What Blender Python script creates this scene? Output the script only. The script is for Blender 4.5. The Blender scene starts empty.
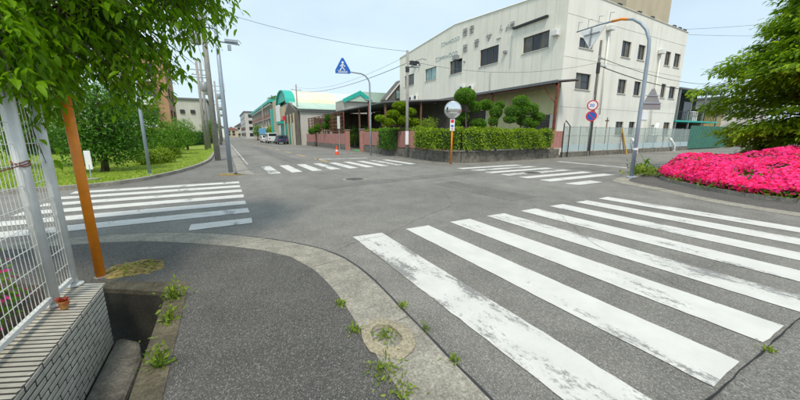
import bpy, math, random
import numpy as np
from mathutils import Vector, Matrix
R = math.radians
random.seed(7); rng = np.random.default_rng(11)
scene = bpy.context.scene
C = scene.collection

# ---------------------------------------------------------------- camera, sky, sun, exposure
CAM_H, FPX, PITCH, YAW = 1.55, 320.0, R(11.5), R(28.5)
cam = bpy.data.cameras.new('camera'); cam.sensor_width = 36; cam.lens = FPX/800*36
cam.clip_start = 0.05; cam.clip_end = 4000
co = bpy.data.objects.new('camera', cam); C.objects.link(co)
co.location = (0, 0, CAM_H); co.rotation_euler = (R(90)-PITCH, 0, -YAW)
scene.camera = co

SUN_EL, SUN_AZ = R(58), R(205)          # azimuth clockwise from +Y
w = bpy.data.worlds.new('World'); scene.world = w; w.use_nodes = True
nt = w.node_tree; nd = nt.nodes; bgn = nd['Background']
sky = nd.new('ShaderNodeTexSky'); sky.sky_type = 'NISHITA'; sky.sun_disc = False
sky.sun_elevation = SUN_EL; sky.sun_rotation = SUN_AZ; sky.air_density = 1.0; sky.dust_density = 1.5; sky.ozone_density = 1.0
tc = nd.new('ShaderNodeTexCoord'); mp = nd.new('ShaderNodeMapping'); mp.inputs['Scale'].default_value = (1, 1, 2.6)
nz = nd.new('ShaderNodeTexNoise'); nz.inputs['Scale'].default_value = 1.7; nz.inputs['Detail'].default_value = 6; nz.inputs['Roughness'].default_value = .55
mr = nd.new('ShaderNodeMapRange'); mr.inputs[1].default_value = .3; mr.inputs[2].default_value = .72; mr.inputs[3].default_value = .62; mr.inputs[4].default_value = .97
mix = nd.new('ShaderNodeMix'); mix.data_type = 'RGBA'; mix.inputs[7].default_value = (4.9, 6.05, 6.75, 1)
nt.links.new(tc.outputs['Generated'], mp.inputs[0]); nt.links.new(mp.outputs[0], nz.inputs['Vector'])
nt.links.new(nz.outputs['Fac'], mr.inputs[0]); nt.links.new(mr.outputs[0], mix.inputs[0])
nt.links.new(sky.outputs[0], mix.inputs[6]); nt.links.new(mix.outputs[2], bgn.inputs[0])
bgn.inputs[1].default_value = 0.108
sl = bpy.data.lights.new('sun', 'SUN'); sl.energy = 2.0; sl.angle = R(12); sl.color = (1, .92, .8)
so = bpy.data.objects.new('sun', sl); C.objects.link(so)
so.rotation_euler = (R(90)-SUN_EL, 0, math.pi-SUN_AZ)
so.location = (0, 0, 60)
scene.view_settings.view_transform = 'Standard'; scene.view_settings.look = 'None'
scene.view_settings.exposure = 0.58; scene.view_settings.gamma = 1
scene.render.engine = 'CYCLES'

# ---------------------------------------------------------------- pixel helpers (800x400 photo); X = across main street, Y = along it
def ray(x, y):
    u = (x-400)/FPX; v = -(y-200)/FPX
    f = math.cos(PITCH)+v*math.sin(PITCH); z = -math.sin(PITCH)+v*math.cos(PITCH)
    return Vector((u*math.cos(YAW)+f*math.sin(YAW), -u*math.sin(YAW)+f*math.cos(YAW), z))
def onG(x, y, z=0):
    r = ray(x, y); k = (z-CAM_H)/r.z; return Vector((r.x*k, r.y*k, z))
def onX(x, y, X):
    r = ray(x, y); k = X/r.x; return Vector((X, r.y*k, CAM_H+r.z*k))
def onY(x, y, Y):
    r = ray(x, y); k = Y/r.y; return Vector((r.x*k, Y, CAM_H+r.z*k))

# ---------------------------------------------------------------- mesh builder
class MB:
    def __init__(s): s.v = []; s.f = []
    def poly(s, pts):
        n = len(s.v); s.v += [tuple(p) for p in pts]; s.f.append(tuple(range(n, n+len(pts)))); return s
    def box(s, x0, x1, y0, y1, z0, z1):
        n = len(s.v)
        s.v += [(x0,y0,z0),(x1,y0,z0),(x1,y1,z0),(x0,y1,z0),(x0,y0,z1),(x1,y0,z1),(x1,y1,z1),(x0,y1,z1)]
        s.f += [tuple(n+i for i in q) for q in ((3,2,1,0),(4,5,6,7),(0,1,5,4),(1,2,6,5),(2,3,7,6),(3,0,4,7))]; return s
    def bbox(s, x0, x1, y0, y1, z0, z1, b=.01):     # box with chamfered vertical and top edges
        def ring(e, z): return [(x0+e+b,y0+e,z),(x1-e-b,y0+e,z),(x1-e,y0+e+b,z),(x1-e,y1-e-b,z),(x1-e-b,y1-e,z),(x0+e+b,y1-e,z),(x0+e,y1-e-b,z),(x0+e,y0+e+b,z)]
        n = len(s.v); s.v += ring(0,z0)+ring(0,z1-b)+ring(b,z1)
        for k in (0,1):
            for i in range(8): s.f.append((n+8*k+i, n+8*k+(i+1)%8, n+8*k+8+(i+1)%8, n+8*k+8+i))
        s.f.append(tuple(n+16+i for i in range(8))); s.f.append(tuple(n+7-i for i in range(8))); return s
    def prism(s, pts, z0, z1):
        k = len(pts); n = len(s.v)
        s.v += [(p[0],p[1],z0) for p in pts]+[(p[0],p[1],z1) for p in pts]
        s.f.append(tuple(n+i for i in reversed(range(k)))); s.f.append(tuple(n+k+i for i in range(k)))
        for i in range(k): s.f.append((n+i, n+(i+1)%k, n+k+(i+1)%k, n+k+i))
        return s
    def extr(s, pts, d):                            # planar 3d polygon extruded by vector d
        k = len(pts); n = len(s.v); d = Vector(d)
        s.v += [tuple(p) for p in pts]+[tuple(Vector(p)+d) for p in pts]
        s.f.append(tuple(n+i for i in reversed(range(k)))); s.f.append(tuple(n+k+i for i in range(k)))
        for i in range(k): s.f.append((n+i, n+(i+1)%k, n+k+(i+1)%k, n+k+i))
        return s
    def tube(s, pts, r, n=8, cap=True):
        pts = [Vector(p) for p in pts]; m = len(pts)
        if not hasattr(r, '__len__'): r = [r]*m
        base = len(s.v); ref = None
        for i, p in enumerate(pts):
            d = (pts[min(i+1,m-1)]-pts[max(i-1,0)]).normalized()
            if ref is None: ref = Vector((0,0,1)) if abs(d.z) < .9 else Vector((1,0,0))
            a = d.cross(ref).normalized(); b = d.cross(a).normalized(); ref = a.cross(d).normalized() if abs(d.dot(ref)) > .95 else ref
            for j in range(n):
                t = 2*math.pi*j/n; s.v.append(tuple(p+(a*math.cos(t)+b*math.sin(t))*r[i]))
        for i in range(m-1):
            for j in range(n):
                s.f.append((base+i*n+j, base+i*n+(j+1)%n, base+(i+1)*n+(j+1)%n, base+(i+1)*n+j))
        if cap: s.f.append(tuple(base+j for j in reversed(range(n)))); s.f.append(tuple(base+(m-1)*n+j for j in range(n)))
        return s
    def lathe(s, prof, c=(0,0,0), n=16):
        base = len(s.v)
        for r, z in prof:
            for j in range(n):
                t = 2*math.pi*j/n; s.v.append((c[0]+r*math.cos(t), c[1]+r*math.sin(t), c[2]+z))
        for i in range(len(prof)-1):
            for j in range(n): s.f.append((base+i*n+j, base+i*n+(j+1)%n, base+(i+1)*n+(j+1)%n, base+(i+1)*n+j))
        s.f.append(tuple(base+j for j in reversed(range(n)))); s.f.append(tuple(base+(len(prof)-1)*n+j for j in range(n))); return s
    def mesh(s, name, mat, smooth=False):
        me = bpy.data.meshes.new(name); me.from_pydata(s.v, [], s.f); me.materials.append(mat)
        if smooth:
            for p in me.polygons: p.use_smooth = True
        me.validate(); me.update(); return me
    def obj(s, name, mat, parent=None, smooth=False):
        return link(name, s.mesh(name, mat, smooth), parent)
def link(name, me, parent=None, M=None):
    o = bpy.data.objects.new(name, me); C.objects.link(o)
    if parent is not None:
        o.parent = parent; o.matrix_parent_inverse = Matrix.Identity(4)
        pm = world(parent)
        o.matrix_basis = pm.inverted() @ (M if M is not None else Matrix.Identity(4))
    elif M is not None: o.matrix_basis = M
    return o
def world(o):
    m = o.matrix_basis.copy()
    while o.parent is not None: o = o.parent; m = o.matrix_basis @ m
    return m
def tag(o, label=None, cat=None, group=None, kind=None):
    if label: o['label'] = label
    if cat: o['category'] = cat
    if group: o['group'] = group
    if kind: o['kind'] = kind
    return o
def thing(name, label, cat, loc=(0,0,0), group=None):
    o = bpy.data.objects.new(name, None); C.objects.link(o); o.location = loc; o.empty_display_size = .2
    return tag(o, label, cat, group)
def struct(o): o['kind'] = 'structure'; return o

# scatter: template verts / faces instanced by frames into one mesh (numpy)
def scatter(name, tv, tf, loc, mats, mat, parent=None, smooth=False):
    tv = np.asarray(tv, float); n = len(loc); k = len(tv)
    v = np.einsum('nij,kj->nki', mats, tv)+loc[:, None, :]
    tri = [f for f in tf]; sizes = np.array([len(f) for f in tri]); flat = np.concatenate([np.array(f) for f in tri])
    me = bpy.data.meshes.new(name); me.vertices.add(n*k); me.vertices.foreach_set('co', v.reshape(-1).astype(np.float32))
    L = len(flat); me.loops.add(n*L)
    me.loops.foreach_set('vertex_index', (flat[None, :]+(np.arange(n)*k)[:, None]).reshape(-1).astype(np.int32))
    me.polygons.add(n*len(tri)); st = np.concatenate([[0], np.cumsum(sizes)[:-1]])
    me.polygons.foreach_set('loop_start', (st[None, :]+(np.arange(n)*L)[:, None]).reshape(-1).astype(np.int32))
    if smooth: me.polygons.foreach_set('use_smooth', np.ones(n*len(tri), bool))
    me.materials.append(mat); me.update(calc_edges=True); me.validate()
    return link(name, me, parent)
def frames(d, up, size):        # local x = leaf axis d, z ~ up
    d = d/np.linalg.norm(d, axis=1, keepdims=True)
    y = np.cross(up, d); y /= np.linalg.norm(y, axis=1, keepdims=True)+1e-9
    z = np.cross(d, y)
    return np.stack([d, y, z], axis=2)*size[:, None, None]
NEAR_V = [(0,0,0),(.32,.18,.06),(.32,-.18,.06),(.7,.14,-.02),(.7,-.14,-.02),(1,0,-.2),(.3,0,0),(.7,0,-.08)]
LEAF_V = [(0,0,0),(.35,.2,.05),(.35,-.2,.05),(.75,.15,-.03),(.75,-.15,-.03),(1,0,-.16),(.35,0,0),(.75,0,-.08)]
LEAF_F = [(0,6,1),(0,2,6),(6,7,3,1),(2,4,7,6),(7,5,3),(4,5,7)]
QUAD_V = [(0,0,0),(.5,.32,.08),(1,0,-.05),(.5,-.32,.08)]
QUAD_F = [(0,3,2),(0,2,1)]
def rand_dirs(n, zbias=0.0, zs=1.0):
    d = rng.normal(size=(n, 3)); d[:, 2] = d[:, 2]*zs+zbias
    return d/np.linalg.norm(d, axis=1, keepdims=True)

# ---------------------------------------------------------------- materials
def new_mat(name):
    m = bpy.data.materials.new(name); m.use_nodes = True
    return m, m.node_tree, m.node_tree.nodes['Principled BSDF']
def N(t, typ, **kw):
    n = t.nodes.new(typ)
    for k, v in kw.items():
        if k.startswith('i_'): n.inputs[k[2:].replace('_', ' ')].default_value = v
        else: setattr(n, k, v)
    return n
def ramp(t, fac, stops):
    r = t.nodes.new('ShaderNodeValToRGB'); e = r.color_ramp.elements
    while len(e) < len(stops): e.new(.5)
    for i, (p, c) in enumerate(stops): e[i].position = p; e[i].color = (*c, 1) if len(c) == 3 else c
    t.links.new(fac, r.inputs[0]); return r.outputs[0]
def mixc(t, fac, a, b, mode='MIX'):
    m = t.nodes.new('ShaderNodeMix'); m.data_type = 'RGBA'; m.blend_type = mode
    for i, s in ((0, fac), (6, a), (7, b)):
        if isinstance(s, (int, float)): m.inputs[i].default_value = s
        elif isinstance(s, tuple): m.inputs[i].default_value = (*s, 1)
        else: t.links.new(s, m.inputs[i])
    return m.outputs[2]
def noise(t, scale, detail=4, rough=.55, vec=None, stretch=None):
    n = N(t, 'ShaderNodeTexNoise'); n.inputs['Scale'].default_value = scale; n.inputs['Detail'].default_value = detail; n.inputs['Roughness'].default_value = rough
    if vec is None:
        g = N(t, 'ShaderNodeNewGeometry'); vec = g.outputs['Position']
    if stretch:
        m = N(t, 'ShaderNodeMapping'); m.inputs['Scale'].default_value = stretch; t.links.new(vec, m.inputs[0]); vec = m.outputs[0]
    t.links.new(vec, n.inputs['Vector']); return n.outputs['Fac']
def bump(t, bsdf, h, strength=.3, dist=.01):
    b = N(t, 'ShaderNodeBump'); b.inputs['Strength'].default_value = strength; b.inputs['Distance'].default_value = dist
    t.links.new(h, b.inputs['Height']); t.links.new(b.outputs[0], bsdf.inputs['Normal'])
def simple(name, col, rough=.6, metal=0, var=.12, scale=3.0, dirt=0.0, streak=False, bmp=0.0):
    m, t, b = new_mat(name)
    b.inputs['Roughness'].default_value = rough; b.inputs['Metallic'].default_value = metal
    n = noise(t, scale, 5, .6)
    lo = tuple(c*(1-var) for c in col); hi = tuple(min(1, c*(1+var)) for c in col)
    c = ramp(t, n, [(.3, lo), (.7, hi)])
    if dirt:
        d = noise(t, 1.1, 6, .65, stretch=(1.3, 1.3, .12) if streak else (1, 1, 1))
        dd = ramp(t, d, [(.46, (0,0,0)), (.78, (dirt, dirt, dirt))])
        c = mixc(t, dd, c, tuple(x*.35 for x in (col[0], col[1]*.95, col[2]*.82)))
    t.links.new(c, b.inputs['Base Color'])
    if bmp: bump(t, b, noise(t, 60, 3), bmp, .004)
    return m
def asphalt(name, base, speck, patch=.25, sc=1.0, tint=(1, .985, .95), bstr=.5, white=.35):
    m, t, b = new_mat(name); b.inputs['Roughness'].default_value = .9
    big = noise(t, .23, 5, .6); mid = noise(t, 1.9, 5, .65); fine = noise(t, 55*sc, 2, .6)
    vor = N(t, 'ShaderNodeTexVoronoi'); vor.inputs['Scale'].default_value = 150*sc
    g = N(t, 'ShaderNodeNewGeometry'); t.links.new(g.outputs['Position'], vor.inputs['Vector'])
    c = ramp(t, big, [(.3, tuple(base*(1-patch)*x for x in tint)), (.7, tuple(base*(1+patch)*x for x in tint))])
    c = mixc(t, .6, c, ramp(t, mid, [(.3, (.36,)*3), (.72, (.66,)*3)]), 'OVERLAY')
    trk = noise(t, .9, 3, .5, stretch=(1, .07, 1)); c = mixc(t, .35, c, ramp(t, trk, [(.3, (.38,)*3), (.7, (.64,)*3)]), 'OVERLAY')
    stain = noise(t, .55, 6, .7); c = mixc(t, ramp(t, stain, [(.62, (0,0,0)), (.8, (.28,)*3)]), c, tuple(base*.5*x for x in tint))
    st = ramp(t, vor.outputs['Color'], [(.15, (.5-speck,)*3), (.85, (.5+speck,)*3)])
    c = mixc(t, .85, c, st, 'OVERLAY')
    # pale stones at the surface
    sp = N(t, 'ShaderNodeSeparateColor'); t.links.new(vor.outputs['Color'], sp.inputs[0])
    ws = ramp(t, sp.outputs[1], [(.86, (0,0,0)), (.93, (white,)*3)])
    c = mixc(t, ws, c, (.42, .4, .36))
    t.links.new(c, b.inputs['Base Color'])
    bump(t, b, vor.outputs['Distance'], bstr, .006)
    return m
def paint_mat(name, col, base=.12, wear=.5):
    m, t, b = new_mat(name); b.inputs['Roughness'].default_value = .75
    oi = N(t, 'ShaderNodeObjectInfo'); g = N(t, 'ShaderNodeNewGeometry')
    ad = N(t, 'ShaderNodeVectorMath', operation='ADD'); t.links.new(g.outputs['Position'], ad.inputs[0])
    sc = N(t, 'ShaderNodeVectorMath', operation='SCALE'); t.links.new(oi.outputs['Location'], sc.inputs[0]); sc.inputs['Scale'].default_value = 0
    cm = N(t, 'ShaderNodeCombineXYZ'); ml = N(t, 'ShaderNodeMath', operation='MULTIPLY'); t.links.new(oi.outputs['Random'], ml.inputs[0]); ml.inputs[1].default_value = 40
    t.links.new(ml.outputs[0], cm.inputs[2]); t.links.new(cm.outputs[0], ad.inputs[1])
    a = noise(t, 1.5, 4, .6, vec=ad.outputs[0], stretch=(2.2, .7, 1)); f = noise(t, 34, 8, .8, vec=ad.outputs[0], stretch=(1, .6, 1)); st = noise(t, 90, 2, .6)
    s1 = N(t, 'ShaderNodeMath', operation='MULTIPLY_ADD'); t.links.new(a, s1.inputs[0]); s1.inputs[1].default_value = 1.5; t.links.new(f, s1.inputs[2])
    mm = N(t, 'ShaderNodeMath', operation='MULTIPLY'); t.links.new(s1.outputs[0], mm.inputs[0]); mm.inputs[1].default_value = .5
    th_ = .86-.16*wear
    k = ramp(t, mm.outputs[0], [(0, (0,0,0)), (th_, (0,0,0)), (th_+.07, (.85,)*3)])
    white = ramp(t, noise(t, 4, 4), [(.3, tuple(c*.88 for c in col)), (.7, col)])
    white = mixc(t, ramp(t, st, [(.6, (0,0,0)), (.75, (.16,)*3)]), white, (.25, .25, .24))
    c = mixc(t, k, white, (base, base*.98, base*.93))
    t.links.new(c, b.inputs['Base Color']); bump(t, b, st, .25, .003)
    return m
def leaf_mat(name, lo, hi, trans=.35, rough=.45, spec=.3):
    m, t, b = new_mat(name); b.inputs['Roughness'].default_value = rough; b.inputs['Specular IOR Level'].default_value = spec
    g = N(t, 'ShaderNodeNewGeometry'); n = noise(t, .9, 3)
    ad = N(t, 'ShaderNodeMath', operation='MULTIPLY_ADD'); t.links.new(n, ad.inputs[0]); ad.inputs[1].default_value = .7
    ml = N(t, 'ShaderNodeMath', operation='MULTIPLY'); t.links.new(g.outputs['Random Per Island'], ml.inputs[0]); ml.inputs[1].default_value = .65
    t.links.new(ml.outputs[0], ad.inputs[2])
    mid = tuple((a+c)/2 for a, c in zip(lo, hi))
    c = ramp(t, ad.outputs[0], [(.2, lo), (.6, mid), (1, hi)])
    t.links.new(c, b.inputs['Base Color'])
    tr = N(t, 'ShaderNodeBsdfTranslucent'); br = mixc(t, 1.0, c, (1.5, 1.45, .7), 'MULTIPLY'); t.links.new(br, tr.inputs[0])
    mx = N(t, 'ShaderNodeMixShader'); mx.inputs[0].default_value = trans
    t.links.new(b.outputs[0], mx.inputs[1]); t.links.new(tr.outputs[0], mx.inputs[2])
    t.links.new(mx.outputs[0], t.nodes['Material Output'].inputs[0])
    return m
def glass_mat(name, col=(.02, .025, .03), rough=.08, spec=.5):
    m, t, b = new_mat(name); b.inputs['Roughness'].default_value = rough; b.inputs['Specular IOR Level'].default_value = spec
    c = ramp(t, noise(t, .8, 3), [(.3, tuple(x*.5 for x in col)), (.7, tuple(x*1.6 for x in col))])
    t.links.new(c, b.inputs['Base Color']); return m
def screen_mat(name, col, alpha, rough=.5):
    m, t, b = new_mat(name); b.inputs['Base Color'].default_value = (*col, 1); b.inputs['Roughness'].default_value = rough
    tr = N(t, 'ShaderNodeBsdfTransparent'); mx = N(t, 'ShaderNodeMixShader'); mx.inputs[0].default_value = alpha
    t.links.new(tr.outputs[0], mx.inputs[1]); t.links.new(b.outputs[0], mx.inputs[2]); t.links.new(mx.outputs[0], t.nodes['Material Output'].inputs[0])
    return m

M = {}
M['road'] = asphalt('road_asphalt', .185, .2, .2, .85, (1,.955,.845))
M['walk'] = asphalt('sidewalk_asphalt', .1, .25, .2, 1.05, (1, .95, .86), .8, .38)
M['patch'] = asphalt('patched_asphalt', .165, .25, .12, .85, (1, .955, .86), .6, .4)
M['walk2'] = asphalt('pavement_asphalt', .155, .2, .2, .8, (1,.955,.86))
M['paint'] = paint_mat('road_paint_white', (.63, .62, .58), .17, .98)
M['paint_worn'] = paint_mat('road_paint_worn', (.62, .61, .57), .17, 1.4)
M['paint_or'] = paint_mat('road_paint_orange', (.58, .36, .12), .15, 1.0)
def concrete(name, col, dark=.5, sc=1.0):
    m, t, b = new_mat(name); b.inputs['Roughness'].default_value = .92
    a = noise(t, 2.2*sc, 6, .7); f = noise(t, 38*sc, 4, .75)
    c = ramp(t, a, [(.28, tuple(x*(1-dark) for x in col)), (.62, col)])
    c = mixc(t, .75, c, ramp(t, f, [(.3, (.22,)*3), (.7, (.75,)*3)]), 'OVERLAY')
    vo = N(t, 'ShaderNodeTexVoronoi'); vo.inputs['Scale'].default_value = 75; g = N(t, 'ShaderNodeNewGeometry'); t.links.new(g.outputs['Position'], vo.inputs['Vector'])
    c = mixc(t, .35, c, ramp(t, vo.outputs['Color'], [(.15, (.25,)*3), (.85, (.75,)*3)]), 'OVERLAY')
    bl = noise(t, 6*sc, 5, .7); c = mixc(t, ramp(t, bl, [(.55, (0,0,0)), (.72, (.55,)*3)]), c, tuple(x*.4 for x in col))
    t.links.new(c, b.inputs['Base Color']); bump(t, b, f, .8, .014); return m
M['kerb'] = concrete('kerb_concrete', (.36, .335, .275), .45, 1.3)
M['kerb_clean'] = concrete('kerb_pale', (.33, .31, .265), .3)
M['mortar'] = concrete('tan_mortar', (.38, .33, .23), .25)
M['ditch'] = concrete('mossy_concrete', (.16, .135, .085), .7, 1.5)
M['drain_shade'] = concrete('shade_dark_concrete', (.055, .05, .034), .6, 1.5)  # drain inside: shade of the narrow channel put into the concrete colour
M['block'] = concrete('stained_block', (.24, .22, .18), .75, 1.6)
M['tile'] = simple('white_tile', (.58, .54, .46), .4, 0, .2, 9, .6)
M['grout'] = simple('grout', (.05, .045, .038), .95, 0, .2, 20)
M['fence_white'] = simple('white_fence_paint', (.66, .67, .65), .35, 0, .08, 8, .4)
M['orange'] = simple('orange_paint', (.86, .26, .012), .4, 0, .12, 7, .25)
M['rust'] = simple('rust_red_steel', (.2, .06, .035), .75, 0, .3, 5, .3)
M['brown'] = simple('brown_wood', (.16, .08, .045), .8, 0, .3, 4)
M['galv'] = simple('galvanised_steel', (.36, .41, .45), .45, .35, .12, 4, .15)
M['polegrey'] = simple('blue_grey_pole', (.3, .36, .42), .45, .15, .1, 3, .1)
M['concpole'] = simple('concrete_pole', (.3, .29, .27), .85, 0, .15, 4, .25, True)
M['darkpole'] = simple('dark_weathered_pole', (.14, .13, .115), .85, 0, .2, 4, .2, True)
M['cladding'] = simple('cream_cladding', (.81, .775, .67), .6, 0, .04, .6, .22, True)
M['render'] = simple('pale_render', (.79, .775, .695), .7, 0, .04, .6, .24, True)
M['beige'] = simple('beige_render', (.5, .43, .3), .8, 0, .06, .8, .25, True)
M['ochre_panel'] = simple('yellow_green_panel', (.76, .74, .4), .6, 0, .08, .8, .25, True)
M['seam'] = simple('seam_grey', (.62, .59, .51), .7)
M['dark'] = simple('dark_metal', (.03, .032, .034), .6)
M['black'] = simple('black_rubber', (.012, .012, .013), .6)
M['roofgrey'] = simple('grey_roof', (.16, .165, .17), .6, .2, .15, 2, .2)
M['frame'] = simple('window_frame', (.1, .095, .08), .5, .3)
M['alu'] = simple('aluminium', (.5, .51, .5), .4, .5)
M['glass'] = glass_mat('window_glass')
M['glass2'] = glass_mat('dusty_glass', (.09, .085, .07), .25)
M['curtain'] = glass_mat('curtained_glass', (.22, .33, .33), .2)
M['white'] = simple('white_plastic', (.72, .73, .71), .45, 0, .06, 4, .15)
M['greyback'] = simple('sign_back_grey', (.3, .31, .31), .5, .3, .08, 6)
M['signblue'] = simple('sign_blue', (.01, .12, .5), .35, 0, .05)
M['signred'] = simple('sign_red', (.62, .03, .05), .35, 0, .05)
M['signwhite'] = simple('sign_white', (.8, .8, .8), .4, 0, .04)
M['letter_blue'] = simple('faded_blue_letter', (.46, .54, .55), .6, 0, .25, 5)
M['letter_dark'] = simple('dark_letter', (.34, .35, .35), .6, 0, .3, 5)
M['pinkpanel'] = simple('faded_red_panel', (.43, .2, .17), .7, 0, .12, 2, .25, True)
M['teal'] = simple('teal_paint', (.02, .42, .34), .5, 0, .1, 2)
M['greenroof'] = simple('pale_green_roof', (.42, .56, .46), .5, 0, .08, .4, .1)
M['paleyellow'] = simple('pale_yellow_roof', (.78, .75, .52), .6, 0, .1, .4)
M['paleblue'] = simple('pale_blue_roof', (.6, .68, .68), .5, 0, .06, .4)
M['brownwall'] = simple('brown_render', (.4, .23, .13), .8, 0, .08, .5)
M['greywall'] = simple('grey_wall', (.5, .48, .43), .8, 0, .08, .4, .2, True)
M['darkwall'] = simple('dark_weathered_wall', (.13, .12, .1), .85, 0, .25, 1, .3, True)
M['redtile'] = simple('red_brown_wall', (.3, .13, .1), .8, 0, .2, 2)
M['greenfence'] = simple('green_sheet', (.06, .2, .15), .6, 0, .12, 2, .2, True)
M['mesh_pale'] = screen_mat('pale_green_mesh', (.42, .52, .48), .34)
M['mesh_blue'] = screen_mat('pale_blue_sheet', (.5, .62, .64), .72)
M['mirror'] = None
mm, t_, b_ = new_mat('mirror_face'); b_.inputs['Metallic'].default_value = 1; b_.inputs['Roughness'].default_value = .03
t_.links.new(ramp(t_, noise(t_, 6, 3), [(.3, (.72, .74, .74)), (.7, (.82, .84, .84))]), b_.inputs['Base Color']); M['mirror'] = mm
M['bark'] = simple('bark', (.09, .065, .045), .9, 0, .3, 9, 0, False, .6)
M['soil'] = simple('soil', (.07, .05, .035), .95, 0, .3, 8)
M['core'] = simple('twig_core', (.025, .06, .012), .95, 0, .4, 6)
M['leaf_near'] = leaf_mat('near_leaf', (.035, .12, .004), (.23, .43, .01), .5, .4, .25)
M['leaf_dark'] = leaf_mat('dark_leaf', (.02, .08, .006), (.09, .23, .014), .3)
M['leaf_mid'] = leaf_mat('mid_leaf', (.03, .11, .006), (.16, .33, .02), .35)
M['leaf_lime'] = leaf_mat('lime_leaf', (.06, .14, .008), (.26, .36, .02), .35)
M['leaf_hedge'] = leaf_mat('hedge_leaf', (.06, .16, .006), (.3, .42, .015), .35)
M['leaf_pine'] = leaf_mat('pine_needles', (.02, .09, .008), (.17, .36, .02), .3)
M['leaf_maple'] = leaf_mat('maple_leaf', (.035, .13, .006), (.32, .48, .02), .45)
M['grass'] = leaf_mat('grass_blade', (.12, .24, .01), (.33, .44, .03), .3)
M['weed'] = leaf_mat('weed_leaf', (.06, .14, .01), (.3, .38, .05), .35)
M['moss'] = simple('moss', (.27, .2, .06), .95, 0, .75, 22, .5, False, .9)
M['azalea'] = leaf_mat('azalea_petal', (.75, .015, .22), (.98, .09, .42), .4, .5, .2)
M['lawn'] = simple('lawn', (.2, .27, .025), .95, 0, .4, 2.5, 0, False, .8)
M['terracotta'] = simple('terracotta', (.42, .2, .06), .8)
M['cone'] = simple('cone_orange', (.8, .07, .02), .45)
M['carpaint'] = simple('white_car_paint', (.7, .72, .72), .25, 0, .02)
M['carblue'] = simple('dark_blue_car_paint', (.03, .05, .1), .25, 0, .05)
M['greenmat'] = simple('green_mat', (.06, .42, .08), .9, 0, .15, 8)
M['iron'] = simple('cast_iron', (.11, .11, .11), .6, .4, .3, 12)
M['crack'] = simple('crack_dark', (.06, .056, .05), .95)  # dark asphalt tone for the road cracks
M['interior_shade'] = simple('interior_shade_wall', (.035, .032, .03), .9, 0, .3, 2)  # workshop wall: darkness of the open interior painted into its colour
M['cable'] = simple('grey_cable', (.12, .13, .14), .6)
M['hill'] = simple('far_hill', (.2, .27, .25), .95)

# ================================================================ GROUND
HX0, HX1, HY0, HY1 = -1.30, -.46, -3.0, 4.25       # hole in the sheets for the open drain
mb = MB()
for x0, x1, y0, y1 in ((-900, HX0, -900, 1500), (HX1, 1200, -900, 1500), (HX0, HX1, -900, HY0), (HX0, HX1, HY1, 1500)):
    mb.poly([(x0,y0,0),(x1,y0,0),(x1,y1,0),(x0,y1,0)])
road = struct(mb.obj('road', M['road']))
def sheet(name, pts, z, mat, parent=None):
    o = MB().poly([(p[0], p[1], z) for p in pts]).obj(name, mat, parent); return o

# resurfaced patch in front of the near crosswalk, with its dark seam
sheet('asphalt_patch', [(1.3,.55),(9.4,.52),(9.4,-6),(1.3,-6)], .003, M['patch'], road)
M['repair'] = asphalt('repair_asphalt', .145, .2, .16, .85, (1, .955, .86), .5, .3)
for pts in ([(2.3,9.15),(9.2,10.0),(9.2,10.75),(2.3,9.9)], [(5.9,5.3),(6.9,5.35),(6.8,8.6),(5.8,8.5)], [(3.1,18.4),(4.1,18.4),(4.0,48),(3.0,48)], [(14.2,8.2),(15.8,8.3),(15.9,9.6),(14.2,9.5)]): sheet('asphalt_repair', pts, .003, M['repair'], road)
def ribbon(name, pts, wd, z, mat, parent, jit=.0):
    mb = MB(); P = [Vector((p[0], p[1], z)) for p in pts]; out = []
    for a, b in zip(P[:-1], P[1:]):
        n = max(1, int((b-a).length/.12))
        for i in range(n): out.append(a.lerp(b, i/n)+Vector((random.uniform(-jit, jit), random.uniform(-jit, jit), 0)))
    out.append(P[-1]); L = []; Rr = []
    for i, p in enumerate(out):
        d = (out[min(i+1, len(out)-1)]-out[max(0, i-1)]).normalized(); nrm = Vector((-d.y, d.x, 0)); h = wd*random.uniform(.35, 1)*.5
        L.append(p+nrm*h); Rr.append(p-nrm*h)
    for i in range(len(out)-1): mb.poly([L[i], Rr[i], Rr[i+1], L[i+1]])
    return mb.obj(name, mat, parent)
ribbon('crack', [(1.3,.56),(9.4,.53)], .016, .0105, M['black'], road, .006)
for k, pts in enumerate([[(1.25,4.1),(1.7,4.28),(2.2,4.38),(3.0,4.9),(4.4,5.6),(5.2,7.0)], [(0.3,6.9),(-.6,7.3),(-1.5,7.1),(-3.2,7.6)], [(3.0,8.3),(4.6,8.6),(7.0,9.3),(9.0,10.2)], [(6.0,5.4),(7.2,4.0),(8.1,2.2),(9.3,1.2)], [(0.6,9.5),(2.2,11.2),(4.2,12.2)], [(3.9,1.0),(4.6,2.6),(5.9,4.1)]]):
    ribbon('crack', pts, .0065, .0105, M['crack'], road, .03)

# crosswalk bars
def bar(x0, x1, y0, y1, mat='paint', sk=0.0):
    j = lambda: random.uniform(-.012, .012)
    # sk shifts Y with X
    pts = [(x0+j(), y0+sk*x0+j()), (x1+j(), y0+sk*x1+j()), (x1+j(), y1+sk*x1+j()), (x0+j(), y1+sk*x0+j())]
    out = []
    for a, b in zip(pts, pts[1:]+pts[:1]):
        L = math.hypot(b[0]-a[0], b[1]-a[1]); n_ = max(2, int(L/.11))
        for i in range(n_):
            f = i/n_; out.append((a[0]+(b[0]-a[0])*f+random.gauss(0, .0028), a[1]+(b[1]-a[1])*f+random.gauss(0, .0028)))
    return sheet('crosswalk_stripe', out, .0065, M[mat], road)
for k in range(8): bar(1.63+.915*k, 2.1+.915*k-.004*k, .585, 4.5, 'paint_worn' if k in (0, 3) else 'paint')
bar(-.64, .33, 6.12, 6.53)
for k in range(1, 7): bar(-3.75, .33, 6.12+.912*k, 6.57+.912*k)
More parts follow.
